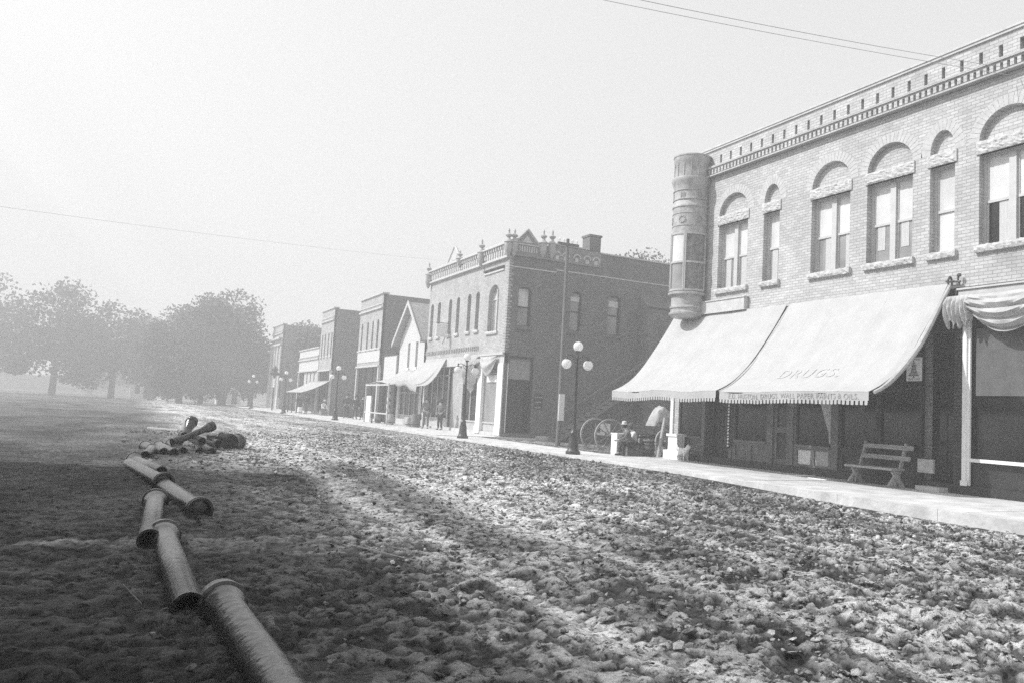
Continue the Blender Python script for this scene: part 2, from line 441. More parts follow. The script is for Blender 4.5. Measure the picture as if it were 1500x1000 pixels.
# windows around the turret: centre angles (deg; 180 = street, 270 = towards camera)
for ca, hw in ((128, 27), (191, 25), (256, 33)):
    fm = MB()
    for (z0, z1) in ((5.27, 5.33), (6.15, 6.21), (7.07, 7.13)): ring_box(fm, ca - hw, ca + hw, z0, z1, 0.53, 0.585, n=8)
    for e0, e1 in ((ca - hw - 3, ca - hw + 1), (ca + hw - 1, ca + hw + 3)): ring_box(fm, e0, e1, 5.27, 7.13, 0.53, 0.59, n=1)
    f = fm.build('turret_window', 'grey_paint', tur)
    p = MB(); ring_box(p, ca - hw + 1, ca + hw - 1, 6.21, 7.07, 0.53, 0.555, n=8); ring_box(p, ca - hw + 1, ca + hw - 1, 5.33, 6.15, 0.53, 0.55, 1, n=8)
    p.build('turret_pane', ['shade' if ca != 256 else 'worn_pane', 'glass_mid' if ca != 256 else 'worn_pane'], tur)
tp = MB()
for k in range(9):
    c = 110 + k * 24
    ring_box(tp, c - 1.2, c + 1.2, 8.97, 9.40, 0.55, 0.57, n=1)
for z in (7.35, 7.75, 8.2, 8.5): ring_box(tp, 90, 300, z, z + 0.025, 0.53, 0.566, n=24)
for c in (150, 205, 262):                                      # stamped ornaments
    for k in range(10):
        t = math.radians(k * 36); a = math.radians(c) ; rr = 0.1
        ring_box(tp, c + math.degrees(rr * math.cos(t) / .55) - 2, c + math.degrees(rr * math.cos(t) / .55) + 2, 7.55 + rr * math.sin(t) - .02, 7.55 + rr * math.sin(t) + .02, 0.545, 0.572, n=1)
    for k in range(4): ring_box(tp, c - 9 + k * 5, c - 7 + k * 5, 8.26 + .03 * (k % 2), 8.44 - .03 * (k % 2), 0.53, 0.556, n=1)
tp.build('ornament', 'tin', tur)

# ---- storefront under the awnings
def panel(fr, a0, a1, b0, b1, d=0.0, t=0.05, inset=0.07):
    mb = MB(fr)
    mb.box(a0, a1, b0, b0 + inset, d, d + t); mb.box(a0, a1, b1 - inset, b1, d, d + t)
    mb.box(a0, a0 + inset, b0 + inset, b1 - inset, d, d + t); mb.box(a1 - inset, a1, b0 + inset, b1 - inset, d, d + t)
    mb.box(a0 + inset + .001, a1 - inset - .001, b0 + inset + .001, b1 - inset - .001, d + t * 0.6, d + t, 1)
    return mb
sf = MB(FR)
sf.box(Y0, Y1, 3.55, 4.449, 0.0, 0.30); sf.box(Y0, Y1, 0.0, 0.195, -0.02, 0.6)
sf.build('storefront_frame', 'dark_paint', rb)
def display(a0, a1, b0, b1=3.54, glass='glass_dark', npan=2, frame='brown_paint', light=None, bulk=0.72):
    f = MB(FR)
    f.box(a0, a0 + .07, b0, b1, 0.02, 0.12); f.box(a1 - .07, a1, b0, b1, 0.02, 0.12); f.box(a0 + .07, a1 - .07, bulk - .02, bulk + .05, -0.02, 0.12)
    f.box(a0 + .07, a1 - .07, 2.55, 2.61, 0.02, 0.12)
    o = f.build('display_window', frame, rb)
    MB(FR).box(a0 + .07, a1 - .07, bulk + .05, b1, 0.08, 0.10).build('pane', glass, o)
    if npan:
        wd = (a1 - a0 - .14) / npan
        for k in range(npan):
            s0 = a0 + .07 + k * wd
            mm = (light[k] if light else 'dark_paint')
            panel(FR, s0 + .002, s0 + wd - .002, b0, bulk - .022, 0.02, 0.06, 0.06).build('bulkhead_panel', [frame, mm], o)
    return o
display(20.34, 21.84, 0.2, npan=2, light=['brown_paint', 'dark_paint'])
p = MB(FR); p.box(21.84, 21.99, 0.05, 3.55, -0.05, 0.25); p.build('corner_post', 'white_paint', rb)
d_ = MB(FR); d_.box(19.08, 20.22, 0.2, 3.5, 0.34, 0.38); d_.box(19.2, 19.66, 0.35, 1.9, 0.31, 0.34, 1); d_.box(19.7, 20.1, 0.35, 1.9, 0.31, 0.34, 1)
d_.build('door', ['dark_paint', 'black_paint'], rb)
p = MB(FR); p.box(18.93, 19.05, 0.2, 3.55, -0.01, 0.2); p.box(20.22, 20.33, .2, 3.55, -.01, .2); p.box(17.2, 17.40, .2, 3.55, -.01, .2); p.box(16.42, 16.56, .2, 3.55, -.01, .2); p.box(14.85, 15.04, 0.2, 3.55, -0.02, .25); p.build('pilaster', 'brown_paint', rb)
display(17.42, 18.92, 0.2, npan=2, light=['brown_paint', 'brown_paint'])
dd = MB(FR); dd.box(16.57, 16.70, .2, 3.5, .03, .1); dd.box(17.08, 17.19, .2, 3.5, .03, .1); dd.box(16.7, 17.08, 1.05, 1.2, .03, .1); dd.box(16.7, 17.08, .2, .34, .03, .1); dd.box(16.7, 17.08, 2.3, 2.4, .03, .1)
dd.box(16.7, 17.08, .34, 1.05, .07, .09, 1); dd.box(16.7, 17.08, 1.2, 2.3, .07, .09, 2); dd.box(16.7, 17.08, 2.4, 3.5, .07, .09, 2)
dd.build('screen_door', ['brown_paint', 'black_paint', 'glass_dark'], rb)
dw = display(15.05, 16.41, 0.2, npan=2, light=['grey_paint', 'white_paint'])
cu = MB(FR); cu.add([(15.13, 2.4, 0.06), (15.72, 2.4, 0.06), (15.22, 1.1, 0.055), (15.20, 0.85, 0.055), (15.13, 0.85, 0.055), (15.13, 2.4, .075), (15.72, 2.4, .075), (15.22, 1.1, .075), (15.20, .85, .075), (15.13, .85, .075)],
    [(0, 1, 2, 3, 4), (9, 8, 7, 6, 5), (0, 1, 6, 5), (1, 2, 7, 6), (2, 3, 8, 7), (3, 4, 9, 8), (4, 0, 5, 9)]); cu.build('window_curtain', 'old_canvas', dw)
display(13.64, 14.84, 0.2, npan=1, frame='dark_paint'); display(12.42, 13.63, 0.2, npan=1, frame='dark_paint')
d_ = MB(FR); d_.box(11.58, 12.40, 0.2, 3.5, 0.36, 0.40); d_.box(11.62, 11.97, .35, 1.0, .335, .36, 1); d_.box(12.0, 12.36, .35, 1.0, .335, .36, 1); d_.box(11.62, 11.97, 1.1, 2.4, .335, .36, 2); d_.box(12.0, 12.36, 1.1, 2.4, .335, .36, 2)
d_.build('door', ['dark_paint', 'black_paint', 'glass_dark'], rb)
p = MB(FR); p.box(11.34, 11.57, 0.196, 4.449, -0.03, 0.3); p.build('brick_pier', 'pier_brick', rb)
st = MB(FR); st.box(11.7, 12.3, 0.0, 0.10, -0.32, -0.021); st.build('door_step', 'stone', rb)
# next shop bay at the right edge
p = MB(FR); p.box(11.24, 11.335, 0.2, 3.9, -0.09, -0.0); p.box(11.18, 11.24, .2, 3.9, -.05, 0.0)
p.box(11.2, 11.36, 0.19, 0.3, -0.10, -0.091); p.build('white_pilaster', 'white_paint', rb)
p = MB(FR); p.box(4.8, 11.42, 4.24, 4.36, -0.13, -0.003); p.box(4.8, 11.44, 4.361, 4.40, -0.17, -0.003); p.build('fascia_board', 'cornice_paint', rb)
p = MB(FR); p.box(5.2, 11.18, 0.70, 0.77, -0.08, 0.05); p.build('white_sill', 'white_paint', rb)
p = MB(FR); p.box(8.9, 11.18, 0.78, 3.54, 0.10, 0.12, 0); p.box(5.2, 11.18, 0.2, 0.69, 0.06, 0.10, 1); p.box(5.2, 8.8, .78, 3.54, .1, .12, 0); p.box(8.8, 8.9, .78, 3.54, .02, .14, 1)
p.build('shop_window', ['glass_dark', 'dark_paint'], rb)
p = MB(FR); p.box(9.0, 11.12, 2.10, 3.53, 0.06, 0.075); p.build('roller_blind', 'shaded_blind', rb)
# gathered drapery awning hanging over the right hand bay
dr = MB(); rows = 16; NS = 190; vs = []; fs = []
for j in range(rows + 1):
    v = j / rows
    for i in range(NS + 1):
        s = i / NS; yy = 11.62 - s * 3.6
        sw = (yy - 11.0)
        if yy > 11.0: drop = 0.62 + 0.10 * math.sin(s * 160)
        else:
            ph = ((11.0 - yy) % 1.5) / 1.5; drop = 0.42 + 0.42 * math.sin(PI * ph) ** 0.8
        z = 4.22 - drop * v
        fold = (0.05 * math.sin(yy * 62 + 2 * math.sin(v * 3)) if yy > 11.0 else 0.06 * math.sin(v * 26 + 3 * math.sin(PI * ((11.0 - yy) % 1.5) / 1.5)))
        x = XF - 0.24 - 0.22 * math.sin(PI * min(1, v * 1.1)) * (1 if yy < 11 else .5) + fold * min(1, v * 4)
        vs.append((x, yy, z))
for j in range(rows):
    for i in range(NS):
        k = j * (NS + 1) + i; fs.append((k, k + 1, k + NS + 2, k + NS + 1))
dr.add(vs, fs); dro = dr.build('draped_awning', 'old_canvas', None, smooth=True)
md = dro.modifiers.new('thick', 'SOLIDIFY'); md.thickness = 0.012
tag(dro, 'gathered striped canvas awning rolled up in swags at the right edge', 'awning')

# ------------------------------------------------------------------ big awnings
def profile(t):     # sagging canvas: t 0 top .. 1 front bar
    P = [(15.80, 4.56), (15.40, 3.98), (14.95, 3.40), (14.52, 2.88), (14.12, 2.50), (13.72, 2.22), (13.34, 2.03)]
    x = t * (len(P) - 1); i = min(len(P) - 2, int(x)); u = x - i
    p0 = P[max(0, i - 1)]; p1 = P[i]; p2 = P[i + 1]; p3 = P[min(len(P) - 1, i + 2)]
    def cr(a, b, c, d): return 0.5 * ((2 * b) + (-a + c) * u + (2 * a - 5 * b + 4 * c - d) * u * u + (-a + 3 * b - 3 * c + d) * u ** 3)
    return cr(p0[0], p1[0], p2[0], p3[0]), cr(p0[1], p1[1], p2[1], p3[1])
def awn_surf(y, t, ya, yb, seed, dx=0.0, sag=0.05):
    x, z = profile(t)
    u = (y - ya) / (yb - ya)
    bow = math.sin(PI * u)
    z += 0.02 * mnoise.noise(Vector((y * 0.7, t * 2, seed))) * t * 2 - 0.03 * math.sin(u * PI) * math.sin(t * PI)
    x += 0.03 * mnoise.noise(Vector((y * 1.3, t * 3, seed + 9)))
    z += 0.007 * (1 if (abs(y / 0.78 - round(y / 0.78)) < 0.035) else 0) + .012 * mnoise.noise(Vector((y * 3.5 + t * 2.5, t * 1.6, seed + 4))) + .02 * abs(math.sin(PI * u * 4)) * math.sin(PI * t)
    e = min(abs(u), abs(1 - u))
    if e < 0.03 and 0 < t < 1: z -= 0.05 * math.sin(PI * t) * (1 - e / 0.03)
    return x + dx * t, z + (0.012 * math.sin(y * 2.2 + seed)) * t
def awning(name, label, ya_top, yb_top, ya, yb, dx=0.0, seed=1.0):
    root = thing(name, label, 'awning', 'white canvas store awnings')
    NY = 260; NT = 36; vs = []; fs = []
    for j in range(NT + 1):
        t = j / NT
        for i in range(NY + 1):
            u = i / NY
            y0 = ya_top + (ya - ya_top) * t; y1 = yb_top + (yb - yb_top) * t
            y = y0 + (y1 - y0) * u
            x, z = awn_surf(y, t, y0, y1, seed, dx)
            vs.append((x, y, z))
    for j in range(NT):
        for i in range(NY):
            k = j * (NY + 1) + i; fs.append((k, k + 1, k + NY + 2, k + NY + 1))
    c = MB().add(vs, fs).build('canvas_top', 'canvas', root, smooth=True)
    c.modifiers.new('thick', 'SOLIDIFY').thickness = 0.01
    # scalloped valance
    vb = MB(); n = int(abs(yb - ya) / 0.115); step = (yb - ya) / n
    x0, z0 = awn_surf(0, 1, -1, 1, seed, dx)
    for k in range(n):
        y = ya + k * step
        ys = [y, y + step * .17, y + step * .19, y + step * .5, y + step * .81, y + step * .83, y + step]
        zs = [0.18, 0.18, 0.262, 0.272, 0.262, 0.18, 0.18]
        for q in range(6):
            def P(yy, dz):
                xx, zz = awn_surf(yy, 1, ya, yb, seed, dx)
                return (xx + 0.003 + .03 * dz * math.sin(yy * 3), yy, zz - dz)
            vb.add([P(ys[q], 0), P(ys[q + 1], 0), P(ys[q + 1], zs[q + 1]), P(ys[q], zs[q])], [(0, 1, 2, 3)])
    v = vb.build('valance', 'canvas', root, clean=True)
    v.modifiers.new('thick', 'SOLIDIFY').thickness = 0.006
    # frame
    fm = MB(); fx, fz = profile(1.0); fx += dx
    fm.tube((fx + .03, ya, fz - .03), (fx + .03, yb, fz - .03), 0.022, n=8)
    for y in (ya - 0.03 if ya > yb else ya + .03, yb + .03 if ya > yb else yb - .03): fm.tube((fx + .03, y, fz - .03), (XF - .02, y, 2.35), 0.018, n=6)
    fm.build('frame', 'iron', root)
    return root
a1 = awning('store_awning', 'white canvas awning under the turret, left of the lettered one', 22.0, 16.74, 21.68, 16.62, 0.0, 3.1)
a2 = awning('store_awning', 'white canvas awning lettered with wall paper and paints, beside the bench', 16.6, 11.72, 16.45, 11.70, -0.02, 8.4)
# lettering on the right awning
def on_slope(sverts, yc, zc, root, matname, name, faces, t_mid, scale_t):
    vs = []
    for (a, b) in sverts:
        y = yc - a; t = t_mid - b * scale_t
        y0, y1 = 16.6 - .15 * t, 11.72 - .02 * t
        x, z = awn_surf(y, t, y0, y1, 8.4, -0.02)
        vs.append((x - 0.016, y, z + 0.012))
    MB().add(vs, faces).build(name, matname, root)
v, f = text2d('DRUGS.', 0.52, 1.15, 0.004)
on_slope(v, 14.15, 0, a2, 'faded_letter', 'lettering', f, 0.665, 0.30)
v, f = text2d('E.D. HUSTON, DRUGS. WALL PAPER PAINTS & OILS.', 0.168, 1.07, 0.001)
xs = [p[0] for p in v]; wd = max(xs) - min(xs); sc = 4.15 / wd
vs = []
for a, b in v:
    y = 14.02 - a * sc; xx, zz = awn_surf(y, 1, 16.45, 11.70, 8.4, -0.02); vs.append((xx - 0.016, y, zz - 0.10 + b))
MB().add(vs, f).build('lettering', 'letter', a2)
# rolled end curtains: right edge of right awning and the seam between the awnings
for (y, rr) in ((11.68, .045), (16.62, .04)):
    mb = MB(); pts = []; 
    for j in range(13):
        t = 0.02 + 0.93 * j / 12; x, z = profile(t); pts.append((x + .02, y + 0.02 * math.sin(j), z - .03 - .05 * math.sin(PI * t)))
    mb.path(pts, [rr * (0.6 + 0.8 * math.sin(PI * (0.15 + .75 * j / 12))) for j in range(13)], 8)
    mb.build('rolled_edge', 'old_canvas', a2, smooth=True)
bk = MB(); bk.path([(15.78, 11.62, 4.5), (15.72, 11.6, 4.66), (15.66, 11.58, 4.68), (15.62, 11.6, 4.6), (15.62, 11.6, 4.5)], 0.022, 6); bk.path([(15.8, 11.45, 4.5), (15.74, 11.45, 4.62), (15.74, 11.42, 4.70)], .02, 6)
bk.lathe((15.74, 11.42, 4.70), [(.04, -.03), (.05, 0), (.03, .04)], 8); bk.tube((15.75, 11.75, 4.6), (15.75, 11.4, 4.56), .025)
bk.build('bracket', 'iron', a2)
# telephone sign with a bell
ts = thing('bell_sign', 'small white sign with a bell emblem in the shade above the bench', 'sign', loc=(15.72, 12.52, 2.68))
MB().box(-0.015, 0.015, -0.20, 0.20, -0.265, 0.265).build('sign_plate', 'paper', ts)
def yz_prism(poly, x0, x1, parent, m, name):
    mb = MB(); k = len(poly)
    mb.add([(x0, a, b) for a, b in poly] + [(x1, a, b) for a, b in poly], [tuple(range(k)), tuple(range(k, 2 * k))[::-1]] + [(i, (i + 1) % k, k + (i + 1) % k, k + i) for i in range(k)])
    return mb.build(name, m, parent)
right = [(0.0, 0.15), (0.03, 0.145), (0.055, 0.11), (0.06, 0.04), (0.075, -0.03), (0.105, -0.09), (0.135, -0.13), (0.135, -0.155)]
poly = right + [(-a, b) for a, b in right[::-1]][:-1]
yz_prism(poly, -0.019, -0.0155, ts, 'letter', 'bell_emblem')
for z0, hw in ((-0.145, 0.12), (-0.075, 0.08), (0.0, 0.06), (0.07, 0.05)):
    MB().box(-0.022, -0.0192, -hw, hw, z0, z0 + .012).build('bell_band', 'ink', ts)
MB().tube((-0.018, 0, .15), (-0.018, 0, .21), .008).ball((-0.018, 0, -.175), .02, 8).build('clapper', 'ink', ts)
for s_, zz in (('LOCAL AND LONG DISTANCE', 0.225), ('TELEPHONE', -0.225)):
    v, f = text2d(s_, 0.045 if len(s_) > 10 else .06, 1.0)
    xs = [q[0] for q in v]; k = min(1.0, .34 / (max(xs) - min(xs)))
    MB().add([(-0.0165, -a * k, zz + b) for a, b in v], f).build('lettering', 'ink', ts)
br = MB(); br.box(0.015, 0.13, -0.01, 0.01, 0.2, 0.22); br.build('bracket', 'iron', ts)

# hanging tag strip at the drug store pier
hs_ = thing('price_strip', 'narrow vertical strip of small white letters on the store pier', 'sign', loc=(15.78, 19.0, 1.25))
MB().box(-0.012, 0.012, -0.05, 0.05, -0.75, 0.75).build('strip_board', 'dark_paint', hs_)
mb = MB()
for k in range(16): mb.box(-0.02, -0.0125, -0.035, 0.035, -0.70 + k * .09, -0.70 + k * .09 + .045 + .01 * (k % 3))
mb.build('lettering', 'white_paint', hs_)

# =================================================================== FAR CORNER BUILDING
cb = thing('brick_corner_building', 'two storey brick corner building with pinnacles and a gabled parapet', 'building')
YC = 35.7; YE = 47.3
FX = face_x(XF); FY = face_y(YC)
wb = MB(FX)
narrow = [(46.46, 46.97), (45.23, 45.73), (43.37, 43.87), (42.14, 42.64), (40.48, 40.98), (39.30, 39.80)]
hf = [arch(a, b, 5.30, 7.10, 0.22, 8) for a, b in narrow] + [arch(36.78, 38.07, 5.10, 6.85, 0.6, 14)]
sheet(wb, [(YC, 4.0), (YE, 4.0), (YE, 8.62), (YC, 8.62)], hf, 0.25)
wb.box(YC + .3, YE, 0.0, 8.9, 0.30, 12.0); wb.build('front_wall', 'red_brick', cb)
sw = MB(FY)
sidewin = [(16.40, 17.12, 5.3, 7.05), (19.27, 19.95, 5.35, 7.15), (21.49, 22.27, 5.35, 7.2)]
hsd = [arch(a, b, c, d, 0.2, 8) for a, b, c, d in sidewin] + [rect(16.04, 17.42, 0.2, 3.88)]
sheet(sw, [(XF + .003, -0.4), (30, -0.4), (30, 9.45), (21.0, 9.45), (21.0, 9.5), (20.9, 9.5), (18.2, 9.55), (18.2, 8.7), (XF + .003, 8.7)], hsd, 0.22)
sw.box(16.12, 30, 9.2, 9.44, 0.01, 0.35)
sw.build('side_wall', 'shaded_side_brick', cb)
sc_ = MB(FY)
for (x0, x1, z0) in ((15.87, 18.4, 8.15), (18.4, 30, 8.27)): sc_.box(x0, x1, z0, z0 + 0.05, -0.03, 0.0)
sc_.build('string_course', 'stone', cb)
fd = MB(FY); fd.box(XF - .06, 17.62, -.02, 0.17, -0.12, 0.0); fd.box(17.62, 30, -.5, -.1, -.06, 0); fd.build('foundation', 'shaded_side_brick', cb)
cpp = MB(FY); cpp.box(20.9, 30, 9.45, 9.52, -0.05, .35); cpp.box(18.2, 20.2, 9.552, 9.62, -.05, .3); cpp.build('coping', 'stone', cb)
# corner quoins
qn = MB()
for k in range(34): 
    z = 4.1 + k * .135
    qn.box(XF - .02, XF + .12 + .08 * (k % 2), YC - .012, YC - .001, z, z + .1); qn.box(XF - .015, XF - .001, YC - .01, YC + .15 + .12 * ((k + 1) % 2), z, z + .1)
qn.build('quoins', 'mid_brick', cb)
for i, (a, b) in enumerate(narrow):
    window(cb, FX, a, b, 5.30, 7.30, upper='glass_dark', lower='glass_dark', trim='grey_paint', stone='stone', depth=.18, rail=6.2)
window(cb, FX, 36.78, 38.07, 5.10, 7.42, pair=True, upper='shade', lower='glass_mid', stone='stone', depth=.2, rail=6.75, curtains=2, mull=.08)
for i, (a, b, c, d) in enumerate(sidewin):
    window(cb, FY, a, b, c, d + .19, upper=('shade', 'glass_mid', 'glass_mid')[i], lower='glass_mid', trim='dark_paint', stone='shaded_side_brick', depth=.16)
MB(FY).box(19.33, 19.89, 6.86, 7.10, .19, .205).build('window_blind', 'shade', cb); MB(FY).box(21.55, 22.2, 6.80, 7.12, .19, .205).build('window_blind', 'shade', cb)
# side arches band and parapet
pb = MB(FY)
pb.box(15.80, 20.9, 8.72, 8.80, -0.09, 0.02, 0)
pb.box(XF, 18.2, 8.80, 9.30, -0.02, 0.25, 0); pb.box(18.2, 20.9, 8.80, 9.5, -.021, -0.001, 0)
for c in (18.38, 18.85, 19.5, 20.1, 20.62):
    pts = [(c + .2 * math.cos(PI * i / 8), 9.0 + .2 * math.sin(PI * i / 8)) for i in range(9)]
    for i in range(8): pb.tube((pts[i][0], pts[i][1], -.05), (pts[i + 1][0], pts[i + 1][1], -.05), .04, n=5, mi=1)
    pb.box(c - .1, c + .1, 8.82, 9.02, -.04, -.022, 1)
for k in range(9): pb.box(16.15 + k * .13, 16.21 + k * .13, 8.95, 9.25, -.05, -.021, 1)
pb.prism([(16.02, 9.30), (17.36, 9.30), (16.69, 10.05)], -0.03, 0.12, 0)
for s in (-1, 1): pb.tube((16.69, 10.10, -.04), (16.69 + s * .74, 9.30, -.04), .06, n=4, mi=1)
pb.box(15.98, 17.4, 9.28, 9.34, -.09, -.031, 1)
pb.prism([(16.4, 9.42), (16.98, 9.42), (16.69, 9.76)], -.05, -.031, 1)
pb.build('side_parapet', ['parapet_brick', 'cornice_paint'], cb)
# front cornice
fc = MB(FX)
fc.box(YC - .05, YE, 8.60, 8.68, -.16, .05); fc.box(YC, YE, 8.68, 9.28, -.04, .25); fc.box(YC, YE, 9.28, 9.36, -.22, .2); fc.box(YC, YE, 9.36, 9.48, -.08, .2)
y = YC + .2
while y < YE - .2:
    fc.box(y, y + .14, 8.82, 9.02, -.10, -.041); fc.box(y + .04, y + .12, 9.08, 9.26, -.16, -.041); y += .3
for (a0, a1) in ((36.3, 38.8),): fc.box(a0, a1, 8.05, 8.13, -.06, -.001); fc.box(a0, a1, 8.20, 8.28, -.09, -.001, 1)
fc.build('cornice', ['cornice_paint', 'dark_paint'], cb)
gb = MB(FX); gb.prism([(42.45, 9.48), (44.22, 9.48), (43.3, 10.25)], -.06, .08); gb.box(42.9, 43.75, 9.5, 9.85, -.09, -.061); 
for s in (-1, 1): gb.tube((43.33, 10.3, -.05), (43.33 + s * .95, 9.48, -.05), .07, n=4)
gb.build('gable_ornament', 'cornice_paint', cb)
def finial(x, y, z0, h, parent):
    m = MB()
    m.lathe((x, y, z0), [(.02, 0), (.10, .12), (.17, .3), (.20, .42), (.20, h * .5), (.24, h * .52), (.20, h * .56), (.10, h * .62), (.07, h * .68), (.16, h * .73), (.17, h * .77), (.06, h * .82), (.04, h * .88), (.06, h * .92), (.01, h)], 10)
    m.build('pinnacle', 'tin', parent, smooth=True)
for (x, y, z0, h) in ((15.66, 35.58, 8.55, 1.42), (15.95, 35.55, 8.6, 1.38), (17.54, 35.6, 8.75, 1.45), (18.02, 35.6, 8.75, 1.5), (15.68, 39.0, 8.5, 1.5), (15.68, 42.15, 8.9, .98), (15.68, 47.3, 8.3, 1.6)):
    finial(x, y, z0, h, cb)
ch = MB(); ch.box(20.24, 20.9, 35.75, 36.5, 8.9, 10.3); ch.box(20.19, 20.95, 35.70, 36.55, 10.3, 10.4); ch.box(20.45, 20.68, 35.74, 35.748, 9.3, 9.7); ch.build('chimney', 'shaded_side_brick', cb)
dt = MB(FX); y = 39.05
while y < 47.2: dt.box(y, y + .1, 4.27, 4.46, -.07, -.001); y += .26
dt.build('dentil_band', 'mid_brick', cb)
# front storefront
sfm = MB(FX); sfm.box(YC, 39.7, 3.9, 4.02, -.12, .02); sfm.box(YC, YE, 3.5, 3.998, -.02, .2); sfm.box(YC, YE, 0.0, .16, -.03, .5); sfm.build('storefront_beam', 'cornice_paint', cb)
for (a, b) in ((35.72, 36.35), (38.25, 38.82), (47.0, 47.3)):
    c = MB(FX); c.box(a, b, .16, 3.5, -.05, .25); c.box(a - .03, b + .03, .05, .4, -.08, -.051); c.build('pilaster', 'white_paint' if a < 40 else 'cornice_paint', cb)
def shopglass(parent, fr, a0, a1, z0, z1, bulk=.6, frame='grey_paint', n=1, d=.12, glass='glass_dark'):
    m = MB(fr); m.box(a0, a1, bulk - .04, bulk + .04, d - .06, d + .05); m.box(a0, a1, z0, bulk - .04, d, d + .05)
    w_ = (a1 - a0) / n
    for k in range(n + 1): m.box(a0 + k * w_ - (.04 if k else 0), a0 + k * w_ + (.04 if k < n else 0), bulk + .04, z1, d - .03, d + .05)
    m.box(a0, a1, z1 - .5, z1 - .44, d - .02, d + .05)
    o = m.build('shop_window', frame, parent)
    MB(fr).box(a0, a1, bulk + .04, z1, d + .02, d + .035).build('pane', glass, o)
    return o
shopglass(cb, FX, 36.35, 38.25, .16, 3.5, glass='glass_mid'); shopglass(cb, FX, 38.82, 41.2, .16, 3.5, n=2); shopglass(cb, FX, 43.4, 47.0, .16, 3.5, n=4, frame='cornice_paint')
MB(FX).box(41.2, 43.4, .16, 3.5, .9, .95).build('shop_door', 'dark_paint', cb)
MB(FX).box(36.7, 37.9, 2.6, 2.95, .08, .1).build('window_sign', 'paper', cb)
# side door
sdm = MB(FY); sdm.box(16.04, 16.14, .2, 3.86, .05, .2); sdm.box(17.32, 17.42, .2, 3.86, .05, .2); sdm.box(16.14, 17.32, 3.76, 3.86, .05, .2); sdm.box(16.14, 17.32, 2.68, 2.76, .05, .2)
sdo = sdm.build('side_door', 'dark_paint', cb)
MB(FY).box(16.14, 17.0, .22, 2.68, .12, .17).box(16.3, 16.85, .8, 1.3, .10, .12).build('door_leaf', 'dark_paint', sdo); MB(FY).box(16.14, 17.32, 2.76, 3.76, .14, .16).build('transom', 'glass_mid', sdo); MB(FY).box(17.0, 17.32, .22, 2.68, .19, .21).build('door_gap', 'hole', sdo)
tagp = MB(FY); tagp.box(16.3, 16.85, .8, 1.3, .09, .10)
# annex lean-to
an = MB(); an.add([(23.4, 35.69, -.4), (23.4, 35.69, 7.6), (23.4, 34.9, 6.9), (23.4, 34.9, -.4), (30, 35.69, -.4), (30, 35.69, 7.6), (30, 34.9, 6.9), (30, 34.9, -.4)],
   [(0, 1, 2, 3), (7, 6, 5, 4), (1, 5, 6, 2), (3, 2, 6, 7), (0, 4, 5, 1), (0, 3, 7, 4)]); an.build('lean_to', 'shaded_side_brick', cb)
an = MB(); an.box(23.35, 30.1, 34.84, 34.96, 6.86, 6.93); an.build('lean_to_eave', 'dark_paint', cb)

# square hanging shop sign and wall plaque
hs2 = thing('hanging_shop_sign', 'square pale board hanging out in front of the narrow upper windows', 'sign', loc=(15.4, 43.5, 5.55))
MB().box(-.35, .3, -.03, .03, -.42, .3).build('board', 'paper', hs2); MB().tube((-.38, 0, .36), (.43, 0, .36), .02).tube((.2, 0, -.42), (.05, 0, -.8), .02).build('iron_arm', 'iron', hs2)
pl = thing('wall_plaque', 'dark wall plaque with three pale lines beside the side door', 'sign', loc=(17.75, YC - .03, 1.74))
MB().box(-.23, .23, -.02, .029, -.36, .36).build('board', 'black_paint', pl)
for k in range(3):
    m = MB(); x = -.18
    while x < .14:
        wv = random.uniform(.05, .11); m.box(x, x + wv, -.027, -.0205, .2 - k * .25, .26 - k * .25); x += wv + .03
    m.build('lettering', 'letter', pl)
# outside stair
es = thing('outside_stair', 'dark wooden outside stair climbing the side wall of the brick corner building', 'stair')
m = MB(); N = 17
for k in range(N):
    x = 18.2 + k * .34; z = .05 + k * .21
    m.box(x, x + .36, 34.85, 35.60, z, z + .045)
m.build('treads', 'old_wood', es)
m = MB()
for yy in (34.85, 35.58):
    m.add([(18.0, yy, -.3), (18.35, yy, -.3), (24.0, yy, 3.35), (24.0, yy, 3.6), (23.7, yy, 3.6), (18.0, yy, .05), (18.0, yy + .04, -.3), (18.35, yy + .04, -.3), (24.0, yy + .04, 3.35), (24.0, yy + .04, 3.6), (23.7, yy + .04, 3.6), (18.0, yy + .04, .05)],
          [(0, 1, 2, 3, 4, 5), (11, 10, 9, 8, 7, 6), (0, 1, 7, 6), (1, 2, 8, 7), (2, 3, 9, 8), (3, 4, 10, 9), (4, 5, 11, 10), (5, 0, 6, 11)])
m.build('stringer', 'old_wood', es)
m = MB(); m.tube((18.2, 34.87, .95), (24.0, 34.87, 4.5), .035, n=5)
for k in range(6): x = 18.2 + k * 1.13; m.tube((x, 34.87, .1 + k * .69), (x, 34.87, .96 + k * .69), .03, n=5)
m.box(23.4, 25.2, 34.2, 34.88, 3.5, 3.58); m.tube((25.1, 34.3, -.3), (25.1, 34.3, 3.5), .05); m.build('handrail', 'old_wood', es)
sb = MB(); sb.box(17.66, 18.46, 35.2, 35.58, -.2, .1); tag(sb.build('stone_step', 'concrete', None), 'pale stone block at the foot of the outside stair', 'step')

